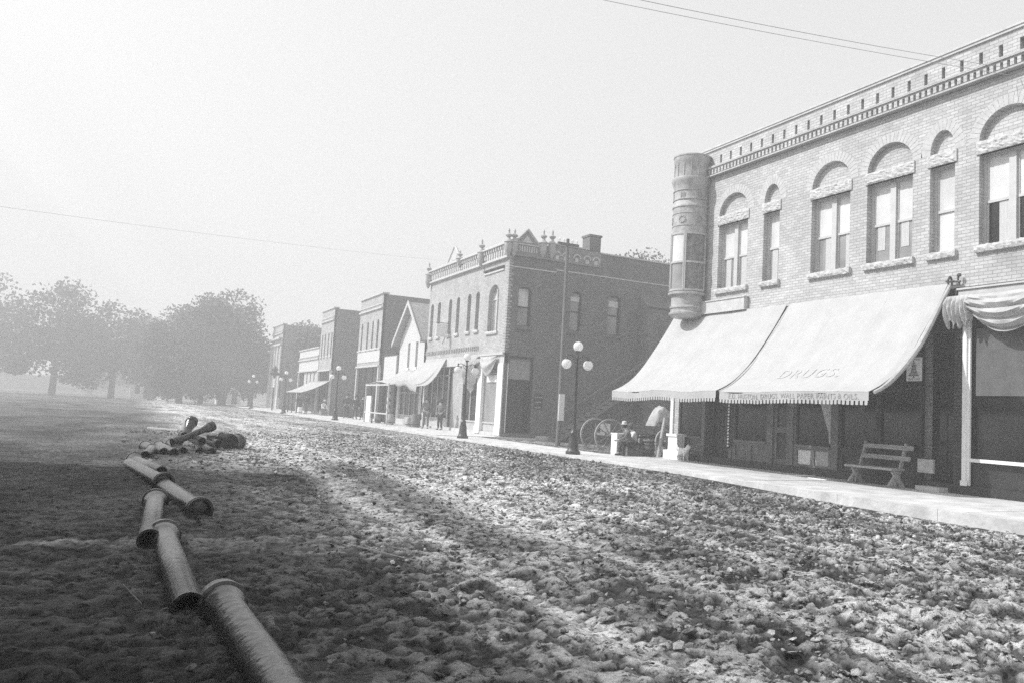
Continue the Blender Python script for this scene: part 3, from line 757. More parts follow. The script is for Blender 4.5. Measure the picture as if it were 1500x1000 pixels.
# CB swag awnings
def cloth(name, label, fn, nu, nv, m='old_canvas', group=None, cat='awning'):
    vs = []; fs = []
    for j in range(nv + 1):
        for i in range(nu + 1): vs.append(fn(i / nu, j / nv))
    for j in range(nv):
        for i in range(nu): k = j * (nu + 1) + i; fs.append((k, k + 1, k + nu + 2, k + nu + 1))
    o = MB().add(vs, fs).build(name, m, None, smooth=True); o.modifiers.new('t', 'SOLIDIFY').thickness = .012
    return tag(o, label, cat, group)
def f1(u, v):   # u along Y 47.4 -> 43.5 ; v top -> front
    y = 47.6 - u * 4.0; t = v
    x = 15.8 - 1.9 * t * (1 - .1 * u); z = 3.85 - 1.15 * t + .1 * u * (1 - t)
    if u > .8: x += 0.35 * (u - .8) / .2 * t
    z -= (0.28 * math.sin(PI * t) + .15 * math.sin(u * 9) * t * .5) * (1 if u < .9 else 1.3)
    z -= t * u * u * .45 * (1 + .2 * math.sin(u * 12))
    if v > .86: z -= (v - .86) / .14 * (.28 + .05 * (math.floor(u * 40) % 2)); x = 15.8 - 1.9 * .86
    return (x, y, z)
cloth('shop_awning', 'sagging light canvas awning on the brick corner building by the barber shop', f1, 80, 16, 'canvas')
def f2(u, v):
    y = 38.55 + .95 * u; x = 15.72 - .6 * math.sin(PI * min(1, v + .1)) * (0.5 + .5 * u) + .05 * math.sin(u * 20)
    z = 3.88 - v * (1.0 + 1.1 * u ** 1.5)
    return (x, y, z)
cloth('looped_drape', 'pale striped drape hanging in a curve beside the white pilaster', f2, 20, 18)
def f3(u, v):
    y = 36.3 + 2.0 * u; s = math.sin(PI * u)
    return (15.68 - .22 * math.sin(PI * v) * s - .03 * math.sin(v * 14), y, 3.86 - v * (.25 + .75 * s))
cloth('swag_drape', 'gathered pale swag over the end shop window near the corner', f3, 20, 14)

# =================================================================== GABLE HOUSE with barber shop
gh = thing('gabled_house', 'white clapboard gabled shop house between the brick corner building and a low shed', 'building')
gw = MB(FX); sheet(gw, [(47.7, 0.0), (52.8, 0.0), (52.8, 5.3), (50.3, 7.55), (47.7, 5.3)], [rect(50.55, 51.0, 3.6, 5.2), rect(48.95, 49.4, 3.6, 5.2), rect(48.2, 52.3, .4, 2.5)], .15)
gw.box(47.72, 52.78, 0, 5.3, .2, 9); gw.build('wall', 'siding', gh)
for a in (50.55, 48.95): window(gh, FX, a, a + .45, 3.6, 5.2, upper='glass_dark', lower='glass_dark', trim='grey_paint', stone='white_paint', depth=.08)
rf = MB()
for s in (-1, 1):
    ye = 50.3 + s * 2.95; 
    rf.add([(15.45, 50.3, 7.75), (26, 50.3, 7.75), (26, ye, 5.2), (15.45, ye, 5.2), (15.45, 50.3, 7.6), (26, 50.3, 7.6), (26, ye, 5.05), (15.45, ye, 5.05)], [(0, 1, 2, 3), (7, 6, 5, 4), (0, 3, 7, 4), (1, 5, 6, 2), (3, 2, 6, 7)])
rf.build('roof', 'shingle', gh)
bgd = MB()
for s in (-1, 1):
    ye = 50.3 + s * 3.0
    bgd.add([(15.40, 50.3, 7.85), (15.44, 50.3, 7.85), (15.44, ye, 5.25), (15.40, ye, 5.25), (15.40, 50.3, 7.55), (15.44, 50.3, 7.55), (15.44, ye, 4.98), (15.40, ye, 4.98)], [(0, 1, 2, 3), (7, 6, 5, 4), (0, 3, 7, 4), (1, 5, 6, 2), (3, 2, 6, 7), (0, 4, 5, 1)])
bgd.build('bargeboard', 'cornice_paint', gh)
c = MB(); c.lathe((19.0, 50.0, 7.0), [(.28, 0), (.28, 1.9), (.26, 2.1), (.15, 2.3), (.01, 2.36)], 12); c.build('chimney', 'mid_brick', gh, smooth=True)
shopglass(gh, FX, 48.2, 52.3, .4, 2.5, n=4, frame='window_trim', d=.1)
sb2 = MB(FX); sb2.box(48.0, 52.5, 2.6, 2.66, -.05, -.001); sb2.build('shopfront_ledge', 'window_trim', gh)
# porch canopy over the walk
pc = thing('barber_shop_canopy', 'round topped white canvas canopy on posts over the walk by the barber pole', 'canopy')
vs = []; fs = []
for j in range(11):
    t = j / 10
    for i in range(21):
        u = i / 20; vs.append((15.8 - 1.85 * t, 48.0 + 5.6 * u, 3.15 - .75 * t + .32 * math.sin(PI * u) * (1 - .3 * t) - .12 * math.sin(PI * t)))
for j in range(10):
    for i in range(20): k = j * 21 + i; fs.append((k, k + 1, k + 22, k + 21))
o = MB().add(vs, fs).build('canopy_cloth', 'canvas', pc, smooth=True); o.modifiers.new('t', 'SOLIDIFY').thickness = .015
for (x, y) in ((14.0, 48.3), (14.0, 53.5)):
    MB().box(x - .045, x + .045, y - .045, y + .045, 0, 2.5).build('post', 'cornice_paint', pc)
MB().box(13.95, 14.05, 48.3, 53.5, .62, .70).box(13.93, 14.0, 48.3, 53.5, 2.36, 2.46).build('rail', 'cornice_paint', pc)
bp_ = thing('barber_pole', 'tall striped barber pole standing under the white canopy', 'barber pole', loc=(14.7, 50.6, 0))
m = MB(); N = 24; K = 40
vs = []; fs = []; mi = []
for j in range(K + 1):
    z = .35 + 1.75 * j / K; r = .1 + .015 * math.sin(PI * j / K)
    for i in range(N): t = 2 * PI * i / N; vs.append((r * math.cos(t), r * math.sin(t), z))
for j in range(K):
    for i in range(N):
        fs.append((j * N + i, j * N + (i + 1) % N, (j + 1) * N + (i + 1) % N, (j + 1) * N + i)); mi.append(1 if ((i + j * 1.2) % 12) < 5 else 0)
o_ = len(m.v); m.v += vs; m.f += fs; m.mi += mi; m.build('striped_shaft', ['white_paint', 'black_paint'], bp_, smooth=True)
MB().lathe((0, 0, 0), [(.16, 0), (.16, .1), (.1, .14), (.12, .3), (.12, .36)], 14).build('base', 'dark_paint', bp_, smooth=True)
MB().lathe((0, 0, 2.08), [(.12, 0), (.13, .05), (.05, .1), (.09, .16), (.1, .22), (.05, .3), (.01, .33)], 14).build('cap', 'white_paint', bp_, smooth=True)

# shed
shd = thing('low_shed', 'small pale false front shed in the gap before the tall brick store', 'building')
m = MB(FX); m.box(53.4, 56.3, 2.7, 4.55, .0, .12); m.box(53.4, 56.3, 0, 2.7, .5, 6); m.build('false_front', 'siding', shd)
m = MB(FX); m.box(53.4, 56.3, 4.55, 4.68, -.06, .2); m.box(53.4, 53.5, 0, 2.7, 0, .2); m.box(56.2, 56.3, 0, 2.7, 0, .2); m.build('trim', 'dark_paint', shd)
shopglass(shd, FX, 53.5, 56.2, .02, 2.7, n=2, frame='dark_paint', d=.1, bulk=.3)

# tall brick store
def simple_store(name, label, y0, y1, top, wins, band=None, side='shaded_side_brick', front='mid_brick', depth=16, sfz=4.0, sf_n=3, w0=5.25, w1=7.3, back=None, frame='cornice_paint', z0=0.0, shop=True):
    b = thing(name, label, 'building')
    m = MB(FX); sheet(m, [(y0, sfz), (y1, sfz), (y1, top), (y0, top)], [arch(a, c, w0, w1 - .15, .15, 6) for a, c in wins], .2)
    m.build('front_wall', front, b)
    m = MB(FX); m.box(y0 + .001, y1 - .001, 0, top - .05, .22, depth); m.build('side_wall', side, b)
    m = MB(FX); m.box(y0 - .03, y1, top, top + .1, -.12, .4); m.box(y0, y1, top - .75, top - .68, -.08, -.002); m.box(y0, y1, top - 1.05, top - .95, -.14, -.002)
    y = y0
    while y < y1 - .1: m.box(y, y + .12, top - .95, top - .8, -.07, -.002); y += .3
    m.build('cornice', 'cornice_paint', b)
    for a, c in wins: window(b, FX, a, c, w0, w1, upper='glass_dark', lower='glass_dark', trim='dark_paint', stone='stone', depth=.12)
    if shop:
        m = MB(FX); m.box(y0, y1, sfz - .12, sfz, -.12, .1); m.box(y0, y0 + .25, 0, sfz - .12, -.04, .15); m.box(y1 - .25, y1, 0, sfz - .12, -.04, .15); m.box(y0 + .25, y1 - .25, 0, .15, 0, .4); m.build('storefront_frame', frame, b)
        shopglass(b, FX, y0 + .25, y1 - .25, .15, sfz - .12, n=sf_n, frame='dark_paint', d=.15)
    return b
tall = simple_store('tall_brick_store', 'tall brick store with four slim upper windows and a big glass front', 57.55, 63.9, 9.1, [(58.35, 58.85), (59.75, 60.2), (61.15, 61.6), (62.8, 63.25)])
m = MB(FX); m.box(57.6, 63.85, 4.25, 5.1, -.03, -.001); m.box(57.55, 63.9, 5.1, 5.2, -.08, -.001); m.build('pale_band', 'siding', tall)
m = MB(); m.box(27, 28, 59, 60, 9, 10); m.build('chimney', 'shaded_side_brick', tall)
b3 = simple_store('square_brick_store', 'square brick store with paired upper windows, left of the tall store', 73.0, 78.2, 9.4, [(73.35, 73.8), (74.6, 75.05), (76.0, 76.45), (77.2, 77.65)], sf_n=4)
b4 = simple_store('low_pale_store', 'low pale store with a slanting white awning, farther down the street', 78.4, 88.0, 6.15, [], front='siding', sfz=4.1, sf_n=5)
for y in (79.0, 80.7, 82.4, 84.1): MB(FX).box(y, y + 1.3, 2.6, 3.9, .1, .12).build('transom_light', 'shade', b4)
b5 = simple_store('end_brick_store', 'farthest two storey brick store with heavy cornices beside the trees', 99.6, 107.0, 9.85, [(100.5, 101.2), (102.3, 103.0), (104.2, 104.9)], w0=3.2, w1=7.3, sfz=1.3, shop=False)
for y in (99.6, 101.7, 103.6, 106.6): MB(FX).box(y, y + .5, 0, 7.4, -.15, -.002).build('pilaster', 'cornice_paint', b5)
m = MB(FX); m.box(99.5, 107.1, 7.4, 7.6, -.3, -.002); m.box(99.5, 107.1, 8.1, 8.3, -.45, -.002); m.box(99.6, 107, 0, 1.3, 0, .21); m.build('heavy_cornice', 'cornice_paint', b5)
m = MB(FX); m.box(64.2, 72.8, 0, 3.3, 3.0, 12, 0); m.box(64.6, 66.2, .3, 2.6, 2.9, 2.99, 1); m.box(66.8, 68.6, .2, 2.7, 2.9, 2.99, 1); m.box(69.2, 71.6, .3, 2.6, 2.9, 2.99, 1)
sh2 = thing('white_lean_to', 'low white shop set back between the tall store and the square store', 'building')
m.build('wall', ['siding', 'shade'], sh2); MB(FX).box(64.0, 72.9, 3.3, 3.5, 2.6, 12).build('roof', 'tar_roof', sh2)
# slanting awning, b4
def f4(u, v): return (15.8 - 2.3 * v, 72.6 + 8.4 * u, 3.0 - 1.15 * v - .1 * math.sin(PI * v))
cloth('slanting_awning', 'straight slanting white awning down the street in front of the low store', f4, 20, 6, 'canvas')
m = MB(); 
ps = thing('awning_post_row', 'dark row of posts and shop goods under the slanting awning', 'posts')
for y in (73, 75.2, 77.4, 79.5, 81): MB().tube((13.6, y, 0), (13.6, y, 1.85), .05, n=6).build('post', 'dark_paint', ps)
# odd ornate clock-like post sign near b4
og = thing('ornate_post_sign', 'tall post sign with a dark scrolled top standing before the low store', 'sign', loc=(13.2, 86.0, 0))
MB().tube((0, 0, 0), (0, 0, 3.6), .07, n=8).build('post', 'dark_paint', og); MB().lathe((0, 0, 3.4), [(.1, 0), (.45, .15), (.5, .3), (.2, .5), (.35, .7), (.1, .95), (.02, 1.1)], 12).build('finial', 'dark_paint', og, smooth=True)
MB().box(-.05, .05, -.35, .35, 2.3, 3.2).build('board', 'paper', og)

# a background outbuilding on the side street
bs = thing('back_shed', 'grey shed with a double door at the back of the side street', 'building')
m = MB(); m.box(26.3, 27.8, 42, 45, -.3, 2.3); m.box(26.2, 27.9, 41.9, 45.1, 2.3, 2.4); m.box(26.5, 27.6, 41.95, 41.99, -.3, 2.0); m.build('wall', 'old_wood', bs)
bh = thing('back_house', 'pale back building seen between the side wall and the awning', 'building')
m = MB(); m.box(30, 40, 40, 50, -.3, 4.2); m.build('wall', 'siding', bh); m = MB(); m.add([(29.5, 39.5, 4.2), (40.5, 39.5, 4.2), (40.5, 50.5, 4.2), (29.5, 50.5, 4.2), (35, 39.5, 6.5), (35, 50.5, 6.5)], [(0, 1, 4), (1, 2, 5, 4), (2, 3, 5), (3, 0, 4, 5), (0, 3, 2, 1)]); m.build('roof', 'shingle', bh)

# buildings across the street (behind / left of the camera): they throw the long shadows on the mud
ob = thing('shaded_store_across_street', 'brick store across the street whose roof shadow falls on the mud', 'building')
m = MB(); m.box(-18, -3.9, 11.6, 18.35, -.2, 6.35); m.build('wall', 'mid_brick', ob); m = MB(); m.box(-18.2, -3.72, 11.5, 18.4, 6.35, 6.5); m.build('cornice', 'cornice_paint', ob)
FL = lambda s, z, d: (-3.9 - d, s, z)
for y in (12.0, 14.1, 16.2):
    mm = MB(FL); mm.box(y, y + .9, 3.7, 5.5, -.03, -.002); q = mm.build('window', 'window_trim', ob); MB(FL).box(y + .08, y + .82, 3.8, 5.4, -.04, -.031).build('pane', 'glass_dark', q)
sg = thing('roof_sign_board', 'long narrow board sign standing on posts above the store roof across the street', 'sign')
m = MB(); m.box(-3.95, -3.88, 10.9, 20.2, 7.6, 8.3); m.build('board', 'pale_wood', sg); m = MB()
for y in (11.2, 12.8, 14.5, 16.5, 18.2): m.box(-3.99, -3.951, y, y + .06, 6.5, 8.25)
m.build('post', 'old_wood', sg)
ob2 = thing('second_store_across_street', 'second brick store across the street beside the camera', 'building')
m = MB(); m.box(-18, -3.95, 0.5, 10.2, -.2, 5.9); m.build('wall', 'mid_brick', ob2); MB().box(-18.2, -3.8, .4, 10.3, 5.9, 6.05).build('cornice', 'cornice_paint', ob2)

for o_ in (ob, sg):
    P_ = Vector((-3.85, 14.7, 0)); Rz = Matrix.Rotation(math.radians(-4.6), 4, 'Z')
    o_.rotation_euler = (0, 0, math.radians(-4.6)); o_.location = P_ - Rz.to_3x3() @ P_ + Vector((.1, 0, 0))
# =================================================================== GROUND
def smooth(a, b, x):
    t = np.clip((x - a) / (b - a), 0, 1); return t * t * (3 - 2 * t)
def hash2(ix, iy, seed):
    h = (ix.astype(np.int64) * 374761393 + iy.astype(np.int64) * 668265263 + seed * 144269504) & 0xffffffff
    h = ((h ^ (h >> 13)) * 1274126177) & 0xffffffff; h = (h ^ (h >> 16)) & 0xffffffff
    return h.astype(np.float64) / 4294967295.0
def vnoise(x, y, seed):
    ix = np.floor(x); iy = np.floor(y); fx = x - ix; fy = y - iy; fx = fx * fx * (3 - 2 * fx); fy = fy * fy * (3 - 2 * fy)
    a = hash2(ix, iy, seed); b = hash2(ix + 1, iy, seed); c = hash2(ix, iy + 1, seed); d = hash2(ix + 1, iy + 1, seed)
    return (a * (1 - fx) + b * fx) * (1 - fy) + (c * (1 - fx) + d * fx) * fy
def fbm(x, y, seed, o=4):
    s = 0; a = .5
    for k in range(o): s = s + a * vnoise(x * 2 ** k + 17 * k, y * 2 ** k - 9 * k, seed + k); a *= .5
    return s
def worley(x, y, seed):
    ix = np.floor(x); iy = np.floor(y); best = np.full(x.shape, 9.0); second = np.full(x.shape, 9.0); hh = np.zeros(x.shape)
    for dx in (-1, 0, 1):
        for dy in (-1, 0, 1):
            cx = ix + dx; cy = iy + dy
            px = cx + hash2(cx, cy, seed); py = cy + hash2(cx, cy, seed + 5)
            d = (x - px) ** 2 + (y - py) ** 2; hc = hash2(cx, cy, seed + 9)
            m_ = d < best
            second = np.where(m_, best, np.minimum(second, d)); best = np.where(m_, d, best); hh = np.where(m_, hc, hh)
    return np.sqrt(best), np.sqrt(second), hh
def axis(segs):
    out = [segs[0][0]]
    for a, b, st in segs:
        n_ = max(1, int(round((b - a) / st))); out += list(np.linspace(a, b, n_ + 1)[1:])
    return np.array(out)
gx = axis([(-500, -60, 60), (-60, -8, 4), (-8, -1.5, .3), (-1.5, 0.0, .05), (0.0, 12.2, .024), (12.2, 12.4, .05), (12.4, 16, .12), (16, 32, .3), (32, 60, 4), (60, 700, 80)])
ys = [-60, -30, -15, -8, -4, -2, 0, 1.5, 2.6]
y = 2.6
while y < 70: y += max(0.018, .0031 * y + .002); ys.append(y)
while y < 140: y += .8; ys.append(y)
while y < 900: y += 30; ys.append(y)
gy = np.array(ys)
GX, GY = np.meshgrid(gx, gy)
def base_h(x, y):
    h = -0.11 - .09 * smooth(8.5, 12.0, x) * (1 - smooth(9, 17, y)) + .04 * smooth(9, 18, y)
    side = smooth(12.8, 15.5, x) * smooth(22, 24, y) * (1 - smooth(35, 36.2, y))
    h = h - side * .13 * smooth(15, 21, x)
    und = np.where((x > 12.25) & ((y < 22) | (y > 35.3)), -.12, 0.0)
    return h + und * .8
WX = GX + .25 * (fbm(GX * 1.7, GY * 1.7, 3) - .5); WY = GY + .25 * (fbm(GX * 1.7 + 50, GY * 1.7, 4) - .5)
f1a, f2a, h1 = worley(WX * 3.6, WY * 3.0, 21)
f1b, f2b, h2 = worley(WX * 9.5 + 3, WY * 8.0, 57)
f1c, f2c, h3 = worley(WX * 19 + 3, WY * 17, 91)
street = smooth(-4, -1, GX) * (1 - smooth(11.6, 12.15, GX))
sidest = smooth(12.8, 14.8, GX) * smooth(22.2, 23, GY) * (1 - smooth(34.5, 35.4, GY))
def nf(a, b, sd, o): return fbm(a, b, sd, o) / (1 - .5 ** o)
zone = nf(GX * .45, GY * .25, 77, 3)
rough = .45 + .55 * smooth(2.0, 8.0, GX) + 1.2 * (zone - .5)
trk = sum(a * np.exp(-((GX - c - .22 * np.sin(GY * .21 + c) - .1 * np.sin(GY * .9 + 2 * c)) / w_) ** 2) for c, w_, a in ((3.2, .16, .8), (4.6, .2, 1), (5.9, .16, .9), (7.2, .2, .8), (8.9, .22, .6), (10.1, .18, .5)))
rough = np.clip(rough * (1 - .75 * trk), .1, 1.3) * (1 - .3 * smooth(25, 60, GY))
amp = .62 * rough * (street + .5 * sidest)
n3 = nf(WX * 3.0, WY * 2.4, 31, 3); n7 = nf(WX * 7.5, WY * 6.5, 61, 2); n14 = nf(WX * 14, WY * 12.5, 83, 2); n1 = nf(GX * 1.1, GY * .8, 35, 3)
pit = smooth(.47 + .06 * (rough - .6), .36 + .06 * (rough - .6), n7)
pit2 = smooth(.42 + .05 * (rough - .6), .34 + .05 * (rough - .6), n14)
n4 = nf(WX * 4.2 + 7, WY * 3.6, 97, 3); pit3 = smooth(.43, .35, n4) * smooth(.55, .9, rough)
n30 = nf(WX * 30, WY * 27, 19, 2); near_hole = smooth(.40, .33, nf(WX * 9, WY * 7.5, 207, 2)) * smooth(5, 9, GX)
rel = -.05 * pit3 - .05 * near_hole + .07 * (n1 - .5) + .05 * (n3 - .5) + .035 * (n7 - .5) + .075 * (n14 - .5) + .05 * (n30 - .5) - .045 * pit - .03 * pit2 + .04 * smooth(.5, .8, h1) * smooth(.6, .3, f1a) + .022 * smooth(.5, .7, h2) * smooth(.6, .35, f1b)
Z = base_h(GX, GY) + amp * rel - .045 * street * trk + .03 * (fbm(GX * .5, GY * .5, 8) - .5) * street
crown = .03 * np.exp(-((GX - 5) / 4.5) ** 2) * smooth(14, 30, GY); Z = Z + crown * street
wetbig = nf(GX * .7, GY * .28, 44, 4)
dry_shade = .62 + 1.9 * (wetbig - .5) + .22 * smooth(2.5, 5, GX) * smooth(9.5, 6, GX) + .45 * trk * street + .5 * (n3 - .5) + .22 * smooth(3.0, 4.5, GX) * smooth(8.5, 6.0, GX)
dry_shade = dry_shade * (1 - .85 * pit * np.clip(rough * 1.6, 0, 1)) * (1 - .75 * pit2 * np.clip(rough * 1.6, 0, 1)) * (1 - .85 * pit3) * (1 - .9 * near_hole)  # wet hollows, also darkened in colour to deepen their shade
dry_shade = dry_shade * (.26 + .74 * smooth(.8, 3.0, GX + .8 * (zone - .5)))  # damp soil at left, its building shadows deepened in the colour
dry_shade = np.clip(dry_shade, 0, 1)
nY, nX = GX.shape
verts = np.stack([GX, GY, Z], -1).reshape(-1, 3)
idx = np.arange(nY * nX).reshape(nY, nX)
faces = np.stack([idx[:-1, :-1], idx[:-1, 1:], idx[1:, 1:], idx[1:, :-1]], -1).reshape(-1, 4)
me = bpy.data.meshes.new('street')
me.vertices.add(len(verts)); me.vertices.foreach_set('co', verts.ravel())
me.loops.add(faces.size); me.loops.foreach_set('vertex_index', faces.ravel().astype(np.int32))
me.polygons.add(len(faces)); me.polygons.foreach_set('loop_start', np.arange(0, faces.size, 4, dtype=np.int32)); me.polygons.foreach_set('loop_total', np.full(len(faces), 4, dtype=np.int32))
me.polygons.foreach_set('use_smooth', np.ones(len(faces), dtype=bool))
me.update(calc_edges=True); me.validate()
at_ = me.attributes.new('dry_shade', 'FLOAT', 'POINT'); at_.data.foreach_set('value', dry_shade.ravel().astype(np.float32))
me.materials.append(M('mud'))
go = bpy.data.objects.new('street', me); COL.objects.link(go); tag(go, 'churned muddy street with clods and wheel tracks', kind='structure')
def ground_z(x, y):
    i = np.searchsorted(gx, x); j = np.searchsorted(gy, y); return float(Z[min(j, nY - 1), min(i, nX - 1)])

# loose clods
def clods(n, name):
    V = []; F = []
    base = []
    for _ in range(12):
        pts = [(1, 0, 0), (-1, 0, 0), (0, 1, 0), (0, -1, 0), (0, 0, 1), (0, 0, -1)]
        bmx = bmesh.new(); bmesh.ops.create_icosphere(bmx, subdivisions=1, radius=1.0)
        for v_ in bmx.verts: v_.co *= random.uniform(.6, 1.25)
        base.append((np.array([tuple(v_.co) for v_ in bmx.verts]), np.array([[v_.index for v_ in f_.verts] for f_ in bmx.faces]))); bmx.free()
    off = 0
    cnt = 0
    A_ = []
    while cnt < n:
        yy = 3.2 + 30 * random.random() ** 1.5; x = random.uniform(.1, 12.0)
        if random.random() > zone_at(x, yy): continue
        zz = ground_z(x, yy)
        r = min(.045, random.lognormvariate(math.log(.014 + .0005 * yy), .5))
        bv, bf = base[cnt % 12]
        q = bv * np.array([r * random.uniform(.8, 1.7), r * random.uniform(.6, 1.1), r * random.uniform(.25, .7)])
        R3 = np.array(Matrix.Rotation(random.uniform(0, 2 * PI), 3, 'Z') @ Matrix.Rotation(random.uniform(-.7, .7), 3, 'X') @ Matrix.Rotation(random.uniform(-.5, .5), 3, 'Y'))
        q = q @ R3.T + np.array([x, yy, zz + .004 + r * random.uniform(.2, .6)])
        V.append(q); F.append(bf + off); off += len(bv); cnt += 1
        A_.append(np.full(len(bv), min(1, max(0, random.gauss(.5, .22) + .15)) * (.5 if x < 2.2 else 1), dtype=np.float32))  # left clods darkened too, following the shade painted into the mud
    V = np.concatenate(V); F = np.concatenate(F)
    me = bpy.data.meshes.new(name); me.from_pydata(V.tolist(), [], F.tolist()); me.materials.append(M('mud')); me.attributes.new('dry_shade', 'FLOAT', 'POINT').data.foreach_set('value', np.concatenate(A_))
    o = bpy.data.objects.new(name, me); COL.objects.link(o); return o
def zone_at(x, y):
    return max(.08, min(1.0, (x - 1.5) / 6.0 + .1 + 1.0 * .5 * mnoise.noise(Vector((x * .5, y * .35, 3)))))
mat('clod', 0.19, rough=0.8, var=0.7, scale=5, bump=.6, bscale=40)
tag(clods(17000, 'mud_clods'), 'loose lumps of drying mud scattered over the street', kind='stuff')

# sidewalk and kerb
sw_ = MB()
slabs = []
y = -4.0
mbs = MB(); 
def slab(y0, y1, x0, x1, z): mbs.box(x0, x1, y0 + .011, y1 - .011, z - .3, z)
while y < 22.0: slab(y, min(y + 1.83, 22.2), 12.36, XF - .0, random.uniform(-.004, .004)); y += 1.83
y = 22.2
while y < 35.2: slab(y, min(y + 1.83, 35.2), 12.36, 14.55, -.03 + random.uniform(-.003, .003)); y += 1.83
y = 35.2
while y < 125: slab(y, y + 1.83, 12.36, XF, random.uniform(-.004, .004)); y += 1.83
slab(35.2, 35.66, XF, 17.6, -.02)
o = mbs.build('sidewalk', 'concrete', None); tag(o, kind='structure')
kb = MB(); y = -4.0
while y < 125:
    kb.box(12.18, 12.353, y + .004, y + 2.2 - .004, -.45, random.uniform(-.006, .004)); y += 2.2
o = kb.build('kerb', 'concrete', None); tag(o, kind='structure')

# =================================================================== STREET LAMPS
lamp = thing('street_lamp', 'x', 'street lamp', 'three globe street lamps along the kerb')
MB().lathe((0, 0, -.1), [(.24, 0), (.24, .16), (.19, .2), (.17, .3), (.15, .55), (.11, .72), (.13, .76), (.11, .80), (.08, .84), (.07, .95), (.09, .97), (.06, 1.0)], 16).build('base', 'iron', lamp, smooth=True)
MB().lathe((0, 0, .9), [(.058, 0), (.04, 2.1), (.055, 2.12), (.055, 2.18), (.035, 2.2), (.03, 2.32), (.07, 2.36), (.09, 2.40)], 12).build('pole', 'iron', lamp, smooth=True)
m = MB()
for s in (-1, 1):
    m.path([(0, 0, 3.02), (s * .12, 0, 3.10), (s * .26, 0, 3.15), (s * .37, 0, 3.12), (s * .40, 0, 3.03)], .016, 6)
    m.path([(0, 0, 2.86), (s * .1, 0, 2.95), (s * .18, 0, 3.1)], .011, 5)
    m.lathe((s * .40, 0, 2.98), [(.07, 0), (.075, .03), (.04, .07), (.02, .12), (.03, .15), (.005, .2)], 10)
m.build('arm', 'iron', lamp, smooth=True)
for c in ((0, 0, 3.44), (-.40, 0, 2.86), (.40, 0, 2.86)):
    g = MB().ball((0, 0, 0), .162, 20).build('globe', 'milk_glass', lamp, smooth=True, origin=None); g.location = c
spots = [((12.87, 23.15), 'nearest three globe street lamp, standing before the wooden utility pole'),
         ((12.89, 32.96), 'second nearest three globe street lamp, in front of the brick corner building'),
         ((12.5, 55.2), 'three globe street lamp beside the standing men down the street'),
         ((12.2, 73.3), 'small far three globe street lamp before the square brick store'),
         ((12.2, 93.4), 'farthest three globe street lamp, against the big trees')]
for i, (p, lb) in enumerate(spots):
    o = lamp if i == 0 else copy_tree(lamp)
    o.location = (p[0], p[1], 0.0); o['label'] = lb

# utility pole
up = thing('utility_pole', 'tall leaning wooden utility pole behind the nearest street lamp', 'pole', loc=(16.0, 30.1, -.15))
MB().tube((0, 0, 0), (0, .05, 8.75), .10, .07, 12).build('pole_shaft', 'pole_wood', up, smooth=True)
m = MB(); m.box(-.5, .5, -.05, .05, 8.45, 8.56); m.build('crossarm', 'pole_wood', up)
for x in (-.42, -.2, .2, .42): MB().lathe((x, 0, 8.56), [(.02, 0), (.02, .06), (.05, .08), (.055, .14), (.03, .18), (.01, .2)], 8).build('insulator', 'milk_glass', up)
MB().box(-.13, .13, -.16, -.12, 1.1, 2.2).build('notice', 'paper', up)

def wire(label, pts, r=.012, sag=.3):
    (a, b) = pts; P = []
    for i in range(25):
        t = i / 24; p_ = Vector(a).lerp(Vector(b), t); p_.z -= sag * 4 * t * (1 - t); P.append(tuple(p_))
    tag(MB().path(P, r, 5).build('overhead_wire', 'grey_paint', None), label, 'wire', 'overhead wires')
wire('upper overhead wire crossing to the cornice at the top right', [(15.66, 10.29, 8.80), (-3.9, 16.1, 9.9)], .006, .25)
wire('lower overhead wire crossing to the cornice at the top right', [(15.66, 10.2, 8.9), (-3.9, 12.2, 7.9)], .006, .25)
wire('long faint overhead wire running to the brick corner building', [(15.7, 44.84, 9.68), (-3.9, 28.0, 6.3)], .004, .1)

# =================================================================== PIPES
def pipe(p0, p1, r=.105, bell=.145, near_bell=False, r_in=None, z=None, group='iron water pipes lying along the street', label='', far_bell=True, flange=False):
    a = Vector(p0); b = Vector(p1); L = (b - a).length; ax = (b - a).normalized()
    root = thing('iron_pipe', label, 'pipe', group, loc=tuple(a))
    root.rotation_euler = ax.to_track_quat('Z', 'Y').to_euler()
    ri = r * .82
    n = 28
    # outer shell as lathe with wall thickness, open at both ends
    prof = []
    if near_bell: prof += [(bell * .80, 0.0), (bell, 0.0), (bell, .09), (bell * .93, .11), (bell * .92, .2), (r * 1.06, .28), (r, .34)]
    else: prof += [(ri, 0.0), (r * 1.03, 0.0), (r * 1.03, .03), (r, .035)]
    prof += [(r, L * .5), (r, L - .34)]
    if far_bell: prof += [(r * 1.06, L - .28), (bell * .92, L - .2), (bell * .93, L - .11), (bell, L - .09), (bell, L), (bell * .80, L)]
    else: prof += [(r, L), (ri, L)]
    m = MB(); m.lathe((0, 0, 0), prof, n)
    m.f = [f for f in m.f if len(f) == 4]; m.mi = m.mi[:len(m.f)]
    m.build('barrel', 'pipe_iron', root, smooth=True)
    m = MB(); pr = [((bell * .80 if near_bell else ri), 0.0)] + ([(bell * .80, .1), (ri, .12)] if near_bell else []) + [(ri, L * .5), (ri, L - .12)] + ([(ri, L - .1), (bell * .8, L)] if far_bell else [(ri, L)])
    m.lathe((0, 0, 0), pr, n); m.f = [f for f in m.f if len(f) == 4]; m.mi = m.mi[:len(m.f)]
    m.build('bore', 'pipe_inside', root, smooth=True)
    for zz in ((.09,) if near_bell else ()) + ((L - .09,) if far_bell else ()):
        MB().lathe((0, 0, zz - .03), [(bell * .98, 0), (bell * 1.06, .008), (bell * 1.06, .052), (bell * .98, .06)], n).build('flange_rim', 'pipe_iron', root, smooth=True)
    return root
gz = -.06
